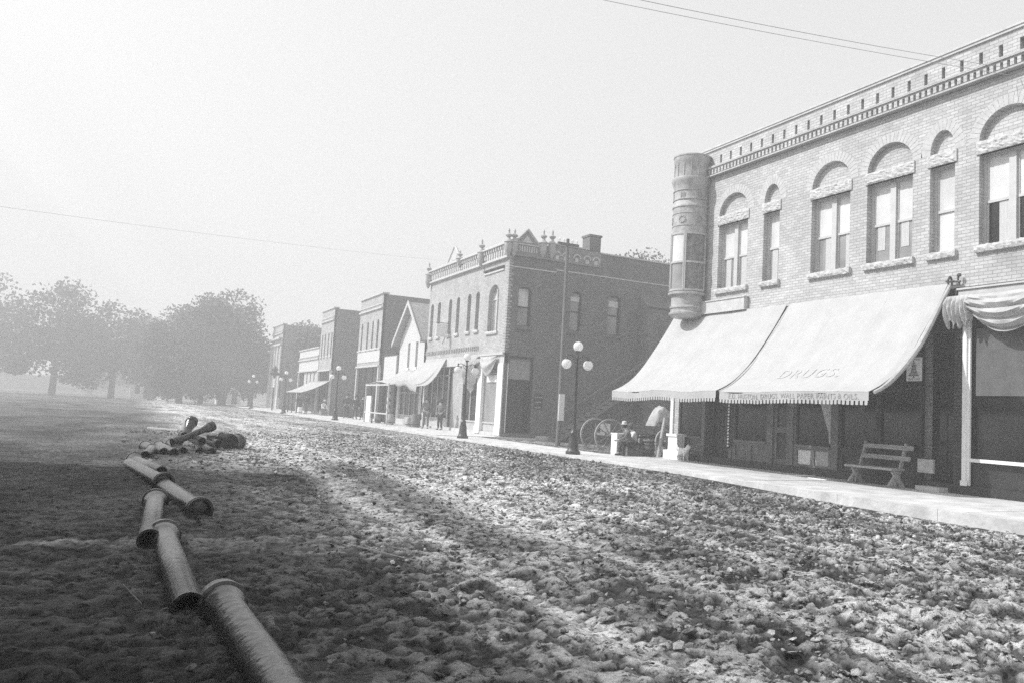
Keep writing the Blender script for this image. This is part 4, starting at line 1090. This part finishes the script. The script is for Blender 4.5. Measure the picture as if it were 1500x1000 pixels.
pipe((0.82, 2.75, gz), (0.68, 5.86, gz + .02), r=.108, bell=.142, label='nearest cast iron pipe with its bell end toward the other pipes')
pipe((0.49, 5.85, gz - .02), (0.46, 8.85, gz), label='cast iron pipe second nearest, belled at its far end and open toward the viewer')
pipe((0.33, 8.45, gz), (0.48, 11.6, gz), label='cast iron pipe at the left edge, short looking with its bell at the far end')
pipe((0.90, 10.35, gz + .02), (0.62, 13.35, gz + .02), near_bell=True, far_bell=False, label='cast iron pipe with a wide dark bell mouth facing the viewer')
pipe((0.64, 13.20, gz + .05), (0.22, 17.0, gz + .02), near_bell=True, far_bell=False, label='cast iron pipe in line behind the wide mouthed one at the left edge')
pipe((0.70, 15.7, gz), (0.30, 18.4, gz), r=.09, label='thin iron pipe lying just behind the line of joined pipes')
stk = [((0.52, 18.9, .0), (0.70, 20.9, .02), .095), ((0.90, 20.0, .0), (0.55, 21.8, .03), .10), ((1.10, 19.9, .0), (0.85, 22.0, .03), .10), ((1.32, 20.6, .0), (1.15, 22.8, .05), .09),
       ((1.66, 20.4, .0), (1.80, 22.3, .03), .10), ((1.90, 20.4, .0), (1.85, 22.6, .03), .10), ((2.15, 21.6, .12), (1.75, 23.6, .16), .11), ((1.75, 21.2, .2), (1.45, 23.4, .24), .095)]
names = ['leftmost short pipe of the pile', 'second pipe from the left in the pile, sunlit on top', 'third pipe from the left in the pile, sunlit on top', 'fourth pipe from the left, half hidden in the pile',
         'fifth pipe from the left, on the ground in the pile', 'sixth pipe from the left, on the ground in the pile', 'pipe raised at the right of the pile with a dark mouth', 'pipe resting on top of the lower pipes in the pile']
for (a, b, r), lb in zip(stk, names):
    pipe((a[0], a[1], a[2] - .02), (b[0], b[1], b[2] - .02), r=r, bell=r * 1.25, near_bell=False, group='iron pipes in the far pile', label=lb)
pipe((1.15, 21.6, .10), (2.05, 22.2, .52), r=.075, bell=.12, near_bell=True, group='iron pipes in the far pile', label='thin pipe leaning slantwise over the pile')
pipe((1.45, 22.5, .25), (1.62, 22.9, .62), r=.10, bell=.14, far_bell=True, group='iron pipes in the far pile', label='stub pipe standing up on the pile with its open mouth raised')
vt = thing('iron_fitting', 'fat dark iron barrel fitting at the right end of the pipe pile', 'pipe fitting', loc=(2.62, 22.6, .10)); vt.rotation_euler = (PI / 2, .0, -.6)
MB().lathe((0, 0, -.22), [(.14, 0), (.22, .02), (.23, .1), (.2, .14), (.2, .32), (.23, .36), (.23, .44), (.1, .45)], 20).build('body', 'pipe_iron', vt, smooth=True)
vt2 = thing('iron_tee', 'tee shaped iron fitting lying inside the pipe pile', 'pipe fitting', loc=(2.2, 22.3, .18))
MB().tube((-.25, 0, 0), (.25, 0, .08), .09, n=14).tube((0, 0, .03), (.05, -.25, .12), .08, n=14).lathe((-.25, 0, 0), [(.12, -.02), (.12, .04)], 14, axis=(1, 0, 0)).build('body', 'pipe_iron', vt2, smooth=True)

# stick / board debris
def stick(label, a, b, t=.02, m='pale_wood', name='stick'):
    a = Vector(a); b = Vector(b); o = MB().tube(tuple(a), tuple(b), t, t * .7, 5).build(name, m, None); return tag(o, label, 'stick', 'sticks on the mud')
stick('short pale board lying on the mud beyond the pipe pile', (0.9, 33.0, -.03), (1.8, 31.6, -.02), .05)
stick('thin bent stick lying in the mud near the bell mouth', (2.0, 7.9, -.05), (2.35, 6.9, -.04), .006, 'old_wood')
stick('short twig in the mud left of the nearest pipe', (0.12, 6.6, -.06), (0.22, 5.9, -.04), .006, 'old_wood')

# =================================================================== BENCH
bn = thing('wooden_bench', 'weathered plank bench with a slatted back in front of the store window', 'bench')
by0, by1 = 12.62, 13.98
MB().box(15.14, 15.36, by0, by1, .38, .43).box(15.37, 15.56, by0, by1, .38, .43).build('seat', 'bench_wood', bn)
for (x, z) in ((15.60, .60), (15.70, .84)):
    MB().add([(x, by0 - .1, z), (x, by1 - .1, z), (x + .03, by1 - .1, z + .1), (x + .03, by0 - .1, z + .1), (x + .03, by0 - .1, z), (x + .03, by1 - .1, z), (x + .06, by1 - .1, z + .1), (x + .06, by0 - .1, z + .1)],
             [(0, 1, 2, 3), (7, 6, 5, 4), (0, 4, 5, 1), (3, 2, 6, 7), (0, 3, 7, 4), (1, 5, 6, 2)]).build('back_slat', 'bench_wood', bn)
for y in (by0 + .06, by1 - .16):
    def plank(p, q, wd=.05):
        m = MB(); a = Vector(p); b = Vector(q); d = (b - a).normalized(); s = Vector((d.z, 0, -d.x)) * wd
        m.add([a - s, a + s, b + s, b - s, a - s + Vector((0, .05, 0)), a + s + Vector((0, .05, 0)), b + s + Vector((0, .05, 0)), b - s + Vector((0, .05, 0))], [(0, 1, 2, 3), (7, 6, 5, 4), (0, 4, 5, 1), (1, 5, 6, 2), (2, 6, 7, 3), (3, 7, 4, 0)]); return m
    plank((15.16, y, 0), (15.50, y, .38)).build('leg', 'bench_wood', bn); plank((15.56, y - .052, 0), (15.22, y - .052, .38)).build('leg', 'bench_wood', bn)
    plank((15.45, y + .052, 0), (15.79, y + .052, .98), .04).build('back_post', 'bench_wood', bn)
tag(MB().box(15.72, 15.78, 12.0, 12.4, .38, .68).build('notice_card', 'old_canvas', None), 'grey card leaning against the wall just right of the bench', 'card')
tag(MB().box(14.95, 15.35, 14.35, 14.95, .002, .02).build('sunlit_spot_board', 'white_paint', None), 'flat white board painted in for the sunlit spot on the sidewalk left of the bench', 'board')  # white slab added in place of sunlight on the walk
# things in front of left storefront: plank, pedestal added for a sun patch
tag(MB().add([(15.5, 22.16, 0), (15.5, 22.26, 0), (15.56, 22.26, 0), (15.56, 22.16, 0), (15.72, 22.16, 1.3), (15.72, 22.26, 1.3), (15.78, 22.26, 1.3), (15.78, 22.16, 1.3)],
    [(3, 2, 1, 0), (4, 5, 6, 7), (0, 1, 5, 4), (1, 2, 6, 5), (2, 3, 7, 6), (3, 0, 4, 7)]).build('leaning_plank', 'bench_wood', None), 'narrow plank leaning on the white corner post of the store', 'plank')
pd = thing('sun_patch_pedestal', 'added white stepped pedestal standing in for a sun patch at the store corner', 'pedestal', loc=(15.62, 21.35, 0))
MB().box(-.2, .2, -.42, .42, 0, .28).build('base', 'white_paint', pd); MB().box(-.15, .15, -.24, .24, .28, .72).build('shaft', 'white_paint', pd); MB().box(-.19, .19, -.3, .3, .72, .80).build('top', 'white_paint', pd)

# =================================================================== FIGURES (skin modifier, baked)
def skin_mesh(name, chain, mats, parent, root=0, sub=1):
    """chain: list of (co, (rx, ry), parent_index)"""
    me = bpy.data.meshes.new(name)
    me.from_pydata([c[0] for c in chain], [(c[2], i) for i, c in enumerate(chain) if c[2] is not None], [])
    o = bpy.data.objects.new(name, me); COL.objects.link(o)
    md = o.modifiers.new('s', 'SKIN'); md.use_smooth_shade = True
    sv = me.skin_vertices[0].data
    for i, c in enumerate(chain):
        sv[i].radius = c[1]; sv[i].use_root = (i == root)
    o.modifiers.new('b', 'SUBSURF').levels = sub; o.modifiers['b'].render_levels = sub
    dg = bpy.context.evaluated_depsgraph_get()
    nm = bpy.data.meshes.new_from_object(o.evaluated_get(dg)); nm.name = name
    bpy.data.objects.remove(o); bpy.data.meshes.remove(me)
    for x in mats: nm.materials.append(M(x))
    nm.polygons.foreach_set('use_smooth', [True] * len(nm.polygons))
    ob_ = bpy.data.objects.new(name, nm); COL.objects.link(ob_); ob_.parent = parent
    return ob_
def figure(label, loc, rot, H=1.72, pose='stand', coat='cloth_dark', trousers='cloth_dark', hat='cloth_dark', hat_brim=.12, coat_long=False, straw=False, lean=0.0, arms='down'):
    r = thing('person', label, 'person', loc=loc); r.rotation_euler = (0, 0, rot); r.scale = (H / 1.72,) * 3
    # x right, y forward
    if pose == 'stand':
        pel = (0, 0, .92); hip = [(-.1, 0, .88), (.1, 0, .88)]; kn = [(-.11, .03, .48), (.12, .0, .48)]; an = [(-.12, 0, .08), (.14, -.03, .08)]; toe = [(-.14, .16, .03), (.18, .13, .03)]
        up = lambda z, y=0: (0, y + lean * (z - .92), z)
    else:
        pel = (0, 0, .46); hip = [(-.1, 0.02, .44), (.1, .02, .44)]; kn = [(-.14, .42, .46), (.13, .42, .47)]; an = [(-.13, .50, .08), (.16, .36, .08)]; toe = [(-.14, .66, .03), (.18, .52, .03)]
        up = lambda z, y=0: (0, y + lean * (z - .92), z - .46)
    top = 0
    sp1 = up(1.12, .0); sp2 = up(1.34, .0); nk = up(1.47, .01); hd = up(1.56, .03); hd2 = up(1.66, .03)
    sh = [(-.18, sp2[1], sp2[2] + .05), (.18, sp2[1], sp2[2] + .05)]
    if arms == 'down': el = [(-.25, sh[0][1] - .02, sh[0][2] - .28), (.25, sh[1][1] - .02, sh[1][2] - .28)]; wr = [(-.25, el[0][1] + .08, el[0][2] - .25), (.25, el[1][1] + .1, el[1][2] - .24)]
    elif arms == 'hips': el = [(-.33, sh[0][1] - .05, sh[0][2] - .24), (.33, sh[1][1] - .05, sh[1][2] - .24)]; wr = [(-.18, sh[0][1] + .1, sh[0][2] - .42), (.18, sh[1][1] + .1, sh[1][2] - .42)]
    else: el = [(-.24, sh[0][1] + .14, sh[0][2] - .24), (.24, sh[1][1] + .14, sh[1][2] - .24)]; wr = [(-.13, sh[0][1] + .36, sh[0][2] - .32), (.13, sh[1][1] + .36, sh[1][2] - .32)]
    ch = [(pel, (.13, .10), None), (sp1, (.115, .09), 0), (sp2, (.15, .10), 1), (nk, (.055, .055), 2), (hd, (.075, .085), 3), (hd2, (.075, .085), 4)]
    for s in (0, 1):
        b = len(ch); ch += [(sh[s], (.06, .06), 2), (el[s], (.042, .042), b), (wr[s], (.028, .028), b + 1)]
        d = (Vector(wr[s]) - Vector(el[s])).normalized(); pm = Vector(wr[s]) + d * .06; ch.append((tuple(pm), (.035, .02), b + 2))
        side = Vector((1, 0, 0)).cross(d).normalized() if abs(d.x) < .9 else Vector((0, 0, 1))
        for k, (o_, ln) in enumerate(((-.025, .075), (-.009, .085), (.009, .08), (.024, .065))):
            ch.append((tuple(pm + side * o_ + d * .045), (.009, .009), b + 3)); ch.append((tuple(pm + side * o_ * 1.2 + d * (.03 + ln) + Vector((0, .012, 0))), (.008, .008), len(ch) - 1))
        ch.append((tuple(pm - side * .045 - d * .0), (.01, .01), b + 3)); ch.append((tuple(pm - side * .055 + d * .04), (.009, .009), len(ch) - 1))
        b = len(ch); ch += [(hip[s], (.085, .085), 0), (kn[s], (.058, .058), b), (an[s], (.04, .04), b + 1), (toe[s], (.04, .028), b + 2)]
    ch.append(((hd[0], hd[1] + .10, hd[2] + .0), (.014, .018), 4))      # nose
    skin_mesh('body', ch, ['skin'], r)
    # coat
    c = [(pel, (.16, .13), None), (sp1, (.15, .115), 0), (sp2, (.18, .125), 1), ((nk[0], nk[1], nk[2] - .045), (.085, .08), 2)]
    for s in (0, 1):
        b = len(c); c += [(sh[s], (.08, .08), 2), (el[s], (.06, .06), b), (wr[s], (.045, .045), b + 1)]
    if coat_long and pose == 'stand': c.append(((0, 0, .66), (.18, .14), 0))
    skin_mesh('coat', c, [coat], r)
    t = [((pel[0], pel[1], pel[2] + .02), (.145, .12), None)]
    for s in (0, 1):
        b = len(t); t += [(hip[s], (.1, .1), 0), (kn[s], (.075, .075), b), ((an[s][0], an[s][1], an[s][2] + .02), (.062, .062), b + 1)]
    skin_mesh('trousers', t, [trousers], r)
    for s in (0, 1):
        skin_mesh('shoe', [((an[s][0], an[s][1] - .03, .05), (.05, .05), None), (toe[s], (.05, .035), 0)], ['black_paint'], r)
    if hat:
        MB().lathe((hd2[0], hd2[1], hd2[2] + .02), [(hat_brim + .07, -.006), (hat_brim + .07, .004), (.098, .015), (.1, .05), (.09, .11), (.05, .13), (.005, .135)], 18).build('hat', hat, r, smooth=True)
    MB().lathe((hd2[0], hd2[1] - .02, hd2[2] - .02), [(.088, -.1), (.09, -.03), (.088, .02)], 14).build('hair', 'cloth_dark', r, smooth=True)
    return r
# two boys on a box
figure('boy in a pale hat sitting on the white crate facing left', (15.0, 23.05, -.02), math.radians(68), H=1.45, pose='sit', coat='cloth_mid', trousers='cloth_dark', hat='straw', hat_brim=.06, lean=.35, arms='fwd')
figure('second boy in a cap sitting close behind on the dark chest', (15.4, 23.35, -.02), math.radians(72), H=1.38, pose='sit', coat='cloth_light', trousers='cloth_dark', hat='cloth_mid', hat_brim=.02, lean=.3, arms='fwd')
cr = thing('white_crate', 'white painted crate beside the sitting boys', 'crate', loc=(14.86, 23.5, -.03))
MB().box(-.24, .24, -.18, .18, 0, .68).build('box', 'white_paint', cr); MB().box(-.26, .26, -.2, .2, .68, .73).build('lid', 'white_paint', cr); MB().box(-.245, .245, -.19, -.181, .3, .36).build('batten', 'white_paint', cr)
tk = thing('wooden_chest', 'dark low wooden chest the boys sit on', 'chest', loc=(15.3, 23.25, -.03))
MB().box(-.42, .42, -.2, .2, 0, .36).build('box', 'old_wood', tk); MB().box(-.44, .44, -.22, .22, .36, .42).build('lid', 'dark_paint', tk)
kg = thing('dark_keg', 'dark round keg beside the chest at the store corner', 'keg', loc=(15.75, 23.1, -.03))
MB().lathe((0, 0, 0), [(.19, 0), (.22, .2), (.23, .28), (.22, .36), (.19, .55)], 18).build('staves', 'old_wood', kg, smooth=True)
for z in (.08, .2, .36, .47): MB().lathe((0, 0, z), [(.205, 0), (.236, .012), (.236, .03), (.205, .04)], 18).build('hoop', 'iron', kg, smooth=True)
figure('man in dark clothes and hat standing in the corner store awning shade', (15.0, 44.1, 0), math.radians(150), coat='cloth_mid', trousers='cloth_mid', hat='cloth_mid')
figure('shorter man close beside the man under the corner awning', (15.3, 42.6, 0), math.radians(120), H=1.62, coat='cloth_mid', trousers='cloth_dark', hat='cloth_dark', arms='hips')
figure('tall man in a dark suit facing the camera by the white lean-to', (15.17, 63.34, 0), math.radians(160), H=1.84, arms='hips', hat='cloth_dark', hat_brim=.04)
figure('man in dark coat leaning at the glass front of the tall store', (15.3, 61.2, 0), math.radians(200), H=1.72, lean=-.05)
figure('man in dark coat half hidden in the tall store doorway', (15.5, 59.8, 0), math.radians(140), H=1.78, coat_long=True)
figure('man in a white shirt sitting low by the square store', (14.9, 70.6, 0), math.radians(200), H=1.7, pose='sit', coat='cloth_light', hat='straw', arms='fwd', lean=.3)
figure('distant figure standing in shadow under the slanting awning', (14.4, 75.0, 0), math.radians(120), H=1.7)
figure('distant figure behind another under the slanting awning', (14.6, 79.6, 0), math.radians(190), H=1.75)
tag(MB().box(14.7, 15.2, 70.1, 71.0, 0, .42).build('bench_box', 'old_wood', None), 'low box seat under the man in the white shirt', 'box')
hp = MB(); hp.tube((14.07, 51.9, 0), (14.07, 51.9, 1.1), .05, .04, 8).ball((14.07, 51.9, 1.15), .08, 10); tag(hp.build('hitching_post', 'iron', None, smooth=True), 'dark hitching post on the walk before the low shed', 'post')
tag(MB().box(14.9, 15.0, 55.6, 56.9, 0, 1.75).build('white_door_panel', 'white_paint', None), 'upright white panel standing beside the low shed', 'panel')
def keg(loc, label, m='old_wood', s=1.0):
    k = thing('keg', label, 'keg', loc=loc); MB().lathe((0, 0, 0), [(.2 * s, 0), (.24 * s, .25 * s), (.24 * s, .4 * s), (.2 * s, .65 * s)], 16).build('staves', m, k, smooth=True)
    MB().lathe((0, 0, .12 * s), [(.22 * s, 0), (.245 * s, .01), (.245 * s, .05), (.22 * s, .06)], 16).build('hoop', 'iron', k, smooth=True)
keg((15.0, 45.9, 0), 'keg standing below the right end of the corner awning', s=1.15); keg((14.9, 46.9, 0), 'smaller keg beside the awning post', 'grey_paint', .8); keg((14.6, 49.6, 0), 'keg beside the barber pole', 'grey_paint', 1.0)
keg((14.6, 52.4, 0), 'left keg under the white canopy', 'old_wood', .9); keg((13.4, 72.5, 0), 'small white keg far down the walk', 'white_paint', .9)
tag(MB().box(15.1, 15.5, 47.8, 48.3, 0, .5).box(15.1, 15.5, 48.35, 48.7, 0, .35).build('goods_box', 'pale_wood', None), 'pair of pale goods boxes by the canopy post', 'box')

# white dog shape added in place of a sun patch
dg_ = thing('sun_patch_dog', 'added white dog shape standing in for a sun patch by the store door', 'dog', loc=(15.45, 20.75, 0)); dg_.rotation_euler = (0, 0, math.radians(175))
ch = [((0, 0, .30), (.095, .10), None), ((0, .17, .32), (.105, .11), 0), ((0, -.18, .31), (.085, .095), 0), ((0, .28, .38), (.06, .07), 1), ((0, .34, .45), (.06, .062), 3), ((0, .43, .42), (.032, .03), 4),
      ((.04, .31, .51), (.016, .02), 4), ((-.04, .31, .51), (.016, .02), 4), ((0, -.30, .38), (.022, .022), 2), ((0, -.36, .47), (.025, .025), 8)]
for s in (-1, 1):
    b = len(ch); ch += [((s * .065, .18, .2), (.038, .042), 1), ((s * .07, .17, .1), (.026, .028), b), ((s * .07, .18, .02), (.024, .024), b + 1), ((s * .07, .22, .018), (.024, .018), b + 2)]
    b = len(ch); ch += [((s * .065, -.14, .2), (.05, .055), 2), ((s * .07, -.23, .12), (.026, .028), b), ((s * .07, -.20, .02), (.022, .024), b + 1), ((s * .07, -.16, .018), (.024, .018), b + 2)]
skin_mesh('body', ch, ['sun_patch_fur'], dg_)

# =================================================================== WAGON
wg = thing('farm_wagon', 'old wooden farm wagon with spoked wheels standing in the side street', 'wagon', loc=(18.2, 27.9, -.18)); wg.rotation_euler = (0, 0, math.radians(-7))
def wheel(x, y, r, yaw=0.0):
    m = MB(); n = 32; vs = []; fs = []
    cz = r
    for i in range(n):
        t = 2 * PI * i / n
        for (rr, dy) in ((r, -.03), (r, .03), (r - .065, .03), (r - .065, -.03)): vs.append((rr * math.cos(t), dy, rr * math.sin(t)))
    for i in range(n):
        a = 4 * i; b = 4 * ((i + 1) % n)
        for k in range(4): fs.append((a + k, b + k, b + (k + 1) % 4, a + (k + 1) % 4))
    m.add(vs, fs); w_ = m.build('wheel', 'bench_wood', wg, smooth=False); w_.location = (x, y, cz); w_.rotation_euler = (0, 0, yaw)
    s = MB()
    for i in range(12): t = 2 * PI * i / 12; s.tube((.08 * math.cos(t), 0, .08 * math.sin(t)), ((r - .06) * math.cos(t), 0, (r - .06) * math.sin(t)), .022, .016, 6)
    s.build('spoke', 'old_wood', w_)
    MB().lathe((0, -.12, 0), [(.05, 0), (.075, .03), (.09, .1), (.085, .16), (.05, .24)], 14, axis=(0, 1, 0)).build('hub', 'old_wood', w_, smooth=True)
wheel(-1.3, -.72, .66); wheel(-1.3, .72, .66); wheel(1.1, -.72, .5, .25); wheel(1.1, .72, .5, .25)
MB().box(-1.2, 1.9, -.5, -.46, .78, 1.12).box(-1.2, 1.9, .46, .5, .78, 1.12).box(-1.2, 1.9, -.459, .459, .74, .79).box(-1.2, -1.16, -.459, .459, .8, 1.12).box(1.86, 1.9, -.459, .459, .8, 1.12).build('wagon_bed', 'old_wood', wg)
MB().tube((-1.3, -.72, .66), (-1.3, .72, .66), .05).tube((1.1, -.72, .5), (1.1, .72, .5), .05).box(-1.3, 1.2, -.05, .05, .6, .68).box(1.0, 1.2, -.45, .45, .55, .74).box(-1.4, -1.2, -.45, .45, .66, .74).build('running_gear', 'old_wood', wg)
MB().tube((1.2, 0, .5), (3.6, 0, .3), .045).build('tongue', 'old_wood', wg); MB().box(.9, 1.25, -.5, .5, 1.25, 1.3).box(.95, 1.0, -.48, -.44, 1.12, 1.25).box(.95, 1.0, .44, .48, 1.12, 1.25).build('seat', 'old_wood', wg)
vs = []; fs = []
for j in range(15):
    for i in range(25):
        u = i / 24; v = j / 14; e = math.sin(PI * u) ** .4 * math.sin(PI * v) ** .4
        vs.append((18.9 + 1.15 * u, 27.4 + .75 * v, 0.6 + e * (1.15 + .3 * mnoise.noise(Vector((u * 3, v * 3, 2))) + .08 * mnoise.noise(Vector((u * 9, v * 9, 5))))))
for j in range(14):
    for i in range(24): k = j * 25 + i; fs.append((k, k + 1, k + 26, k + 25))
o = MB().add(vs, fs).build('canvas_bundle', 'canvas', None, smooth=True); o.modifiers.new('t', 'SOLIDIFY').thickness = .02
tag(o, 'heaped white canvas bundle lying on the farm wagon', 'bundle')
# rubble heap under right end of wagon
V = MB()
for k in range(60):
    a = random.uniform(0, 2 * PI); rr = random.uniform(0, .5); r_ = random.uniform(.04, .1)
    V.ball((16.9 + rr * math.cos(a), 23.9 + rr * math.sin(a), -.05 + max(0, .25 - rr * .5) + random.uniform(-.03, .03)), r_, 6, sz=.7)
tag(V.build('stone_heap', 'clod', None), 'low heap of broken stones behind the leaning plank', 'stone heap')

# =================================================================== TREES
def tree(name, label, x, y, h, crown, nclump=70, leaf=.34, per=90, trunk_r=.4, seed=1, sparse=1.0, group='hazy trees at the end of the street'):
    per = int(per * 1.25); nclump = int(nclump * 1.7)
    """crown: list of ellipsoids (dx,dy,z,rx,ry,rz)"""
    r = np.random.default_rng(seed); rd = random.Random(seed)
    root = thing(name, label, 'tree', group, loc=(x, y, -.15))
    z1 = crown[0][2]
    tr = MB(); tr.path([(0, 0, 0), (.05, 0, z1 * .35), (.0, .1, z1 * .8), (.1, 0, z1 * 1.1)], [trunk_r, trunk_r * .8, trunk_r * .6, trunk_r * .25], 10)
    cl_ = []
    for (dx, dy, cz, rx, ry, rz) in crown:
        k = max(8, int(nclump * rx * rz / sum(c[3] * c[5] for c in crown)))
        for _ in range(k):
            v_ = r.normal(size=3); v_ /= np.linalg.norm(v_); q = r.random() ** .33 * .95
            cl_.append((dx + v_[0] * rx * q, dy + v_[1] * ry * q, cz + v_[2] * rz * q, min(rx, rz) * r.uniform(.22, .42)))
    for c in cl_[::4]:
        tr.path([(0, 0, z1 * rd.uniform(.4, .75)), (c[0] * .5, c[1] * .5, (z1 * .7 + c[2]) / 2 * .95), (c[0], c[1], c[2])], [trunk_r * .28, trunk_r * .16, .02], 5)
    tr.build('trunk', 'bark', root, smooth=True)
    C_ = np.array([c[:3] for c in cl_]); R_ = np.array([c[3] for c in cl_])
    n = len(cl_) * per; ci = np.repeat(np.arange(len(cl_)), per)
    d = r.normal(size=(n, 3)); d /= np.linalg.norm(d, axis=1)[:, None]
    P = C_[ci] + d * (R_[ci] * r.random(n) ** .4)[:, None] * np.array([1.15, 1.15, .85])
    a = r.normal(size=(n, 3)); a /= np.linalg.norm(a, axis=1)[:, None]; b = np.cross(a, r.normal(size=(n, 3))); b /= np.linalg.norm(b, axis=1)[:, None]
    s = leaf * r.uniform(.5, 1.2, n)[:, None]
    V = np.stack([P - a * s * .5, P + b * s * .32, P + a * s * .5, P - b * s * .32], 1).reshape(-1, 3)
    F = np.arange(4 * n).reshape(-1, 4)
    me = bpy.data.meshes.new('crown'); me.from_pydata(V.tolist(), [], F.tolist()); me.materials.append(M('leaf'))
    o = bpy.data.objects.new('crown', me); COL.objects.link(o); o.parent = root
    return root
tree('leafy_tree', 'largest tree at the end of the street, beside the farthest brick store', 10.9, 110, 15.4, [(0, 0, 9.8, 4.2, 4, 5.4), (-2.3, 0, 8.2, 3.6, 3.4, 4.6), (2.6, 0, 6.5, 3.0, 3, 4.2), (0, 0, 5, 4.6, 4, 3.2)], 150, .42, 90, .5, 5)
tree('leafy_tree', 'broad tree left of the largest tree at the end of the street', 6.5, 118, 13, [(0, 0, 8, 4.2, 4, 4.9), (-2, 0, 6, 3.2, 3, 4.2), (1.5, 0, 4.5, 3.5, 3, 3)], 110, .42, 90, .45, 9)
tree('leafy_tree', 'low spreading tree filling the gap under the two big trees', 8.6, 112, 8, [(0, 0, 4.2, 4.2, 3, 3.6), (-3.5, 0, 3.2, 3, 3, 2.6)], 80, .42, 90, .35, 15)
tree('leafy_tree', 'low dark tree between the largest tree and the farthest brick store', 14.6, 113, 9, [(0, 0, 5.0, 2.6, 2.6, 4.0)], 50, .4, 90, .35, 13)
tree('leafy_tree', 'hazy tree between the broad tree and the left end of the street', 3.6, 135, 12, [(0, 0, 6.5, 4.0, 4, 5.0), (1.5, 0, 3.5, 3.5, 3, 3)], 90, .5, 80, .4, 51)
tree('leafy_tree', 'pale faint tree at the left end of the street', 3.6, 190, 19, [(0, 0, 10.5, 5, 5, 6.5), (-3, 0, 7, 4, 4, 5), (2.5, 0, 6, 4, 4, 4.5)], 110, .6, 80, .5, 17)
tree('leafy_tree', 'faint tree farther left along the opposite side of the street', -6.5, 215, 20, [(0, 0, 9, 5, 5, 6.5), (2, 0, 6, 4, 4, 5)], 90, .6, 80, .5, 21)
tree('leafy_tree', 'dark tree behind the farthest brick store', 21.5, 116, 11.5, [(0, 0, 8, 3.4, 3, 3.6), (-2.5, 0, 7, 2.5, 2.5, 2.6)], 80, .42, 90, .4, 33)
tree('leafy_tree', 'tree showing above the roof of the low pale store', 19.5, 95, 9.6, [(0, 0, 6.8, 3.2, 3, 2.7)], 60, .4, 90, .4, 37)
tree('bare_topped_tree', 'thin leaved tree top showing above the roof by the turret', 36.3, 55, 15, [(0, 0, 12.3, 2.6, 2, 2.6), (-3.4, 0, 11.8, .9, .8, 1.6)], 45, .26, 38, .3, 41)
wv = rng.normal(size=(26000, 3)); wx = rng.uniform(-75, 60, 26000); hgt = 4 + 3 * np.array([mnoise.noise(Vector((a * .08, 0, 4))) for a in wx]); wz = rng.random(26000) ** .8 * hgt
wp = np.stack([wx, rng.uniform(262, 270, 26000), wz], -1); a_ = wv / np.linalg.norm(wv, axis=1)[:, None]; b_ = np.cross(a_, rng.normal(size=(26000, 3))); b_ /= np.linalg.norm(b_, axis=1)[:, None]
V_ = np.stack([wp - a_ * .8, wp + b_ * .5, wp + a_ * .8, wp - b_ * .5], 1).reshape(-1, 3)
me = bpy.data.meshes.new('distant_woods'); me.from_pydata(V_.tolist(), [], np.arange(len(V_)).reshape(-1, 4).tolist()); me.materials.append(M('leaf'))
o = bpy.data.objects.new('distant_woods', me); COL.objects.link(o); tag(o, 'far line of woods fading into the mist', kind='stuff')
for x_, y_, h_, sd_, lb_ in ((-1.5, 138, 14, 60, 'hazy middle tree joining the left trees to the broad tree'), (-9, 140, 17, 61, 'hazy tree at the left, nearer than the faint ones'), (-20, 150, 19, 62, 'tall hazy tree toward the left side of the view'), (-33, 145, 17, 63, 'leftmost hazy tree across the street')):
    tree('leafy_tree', lb_, x_, y_, h_, [(0, 0, h_ * .6, 5.5, 5, h_ * .38), (-3.5, 0, h_ * .42, 4.5, 4, h_ * .3), (3.5, 0, h_ * .4, 4.2, 4, h_ * .3)], 80, .6, 60, .5, sd_)
# little pale houses under the trees
for (x, y, s, lb) in ((13.25, 125, 1.0, 'small white gabled house under the big trees'), (2.6, 150, 1.0, 'small pale house far down the street at the left')):
    h_ = thing('small_house', lb, 'house', loc=(x, y, -.12))
    MB().box(-1.6 * s, 1.6 * s, 0, 6, 0, 2.4 * s).add([(-1.6 * s, 0, 2.4 * s), (1.6 * s, 0, 2.4 * s), (0, 0, 4.2 * s)], [(0, 1, 2)]).build('wall', 'white_paint', h_)
    m = MB()
    for q in (-1, 1): m.add([(0, -.3, 4.35 * s), (0, 6.3, 4.35 * s), (q * 1.95 * s, 6.3, 2.2 * s), (q * 1.95 * s, -.3, 2.2 * s)], [(0, 1, 2, 3)])
    o = m.build('roof', 'shingle', h_); o.modifiers.new('t', 'SOLIDIFY').thickness = .1
    MB().box(-.9 * s, -.2 * s, -.04, -.001, .9, 2.0).build('window', 'glass_dark', h_); MB().box(.4 * s, 1.1 * s, -.04, -.001, .1, 2.0).build('door', 'dark_paint', h_)

# =================================================================== HAZE
hz = MB(); hz.box(-520, 720, -70, 920, -1.6, 22.0)
hm = bpy.data.materials.new('haze'); hm.use_nodes = True; n = hm.node_tree.nodes; n.clear()
out = n.new('ShaderNodeOutputMaterial'); pv = n.new('ShaderNodeVolumePrincipled'); pv.inputs['Color'].default_value = (.95, .95, .95, 1)
pv.inputs['Density'].default_value = 0.0056; pv.inputs['Anisotropy'].default_value = 0.25
hm.node_tree.links.new(pv.outputs[0], out.inputs['Volume']); MATS['haze'] = hm
tag(hz.build('haze', 'haze', None), 'thin pale mist over the street', kind='stuff')
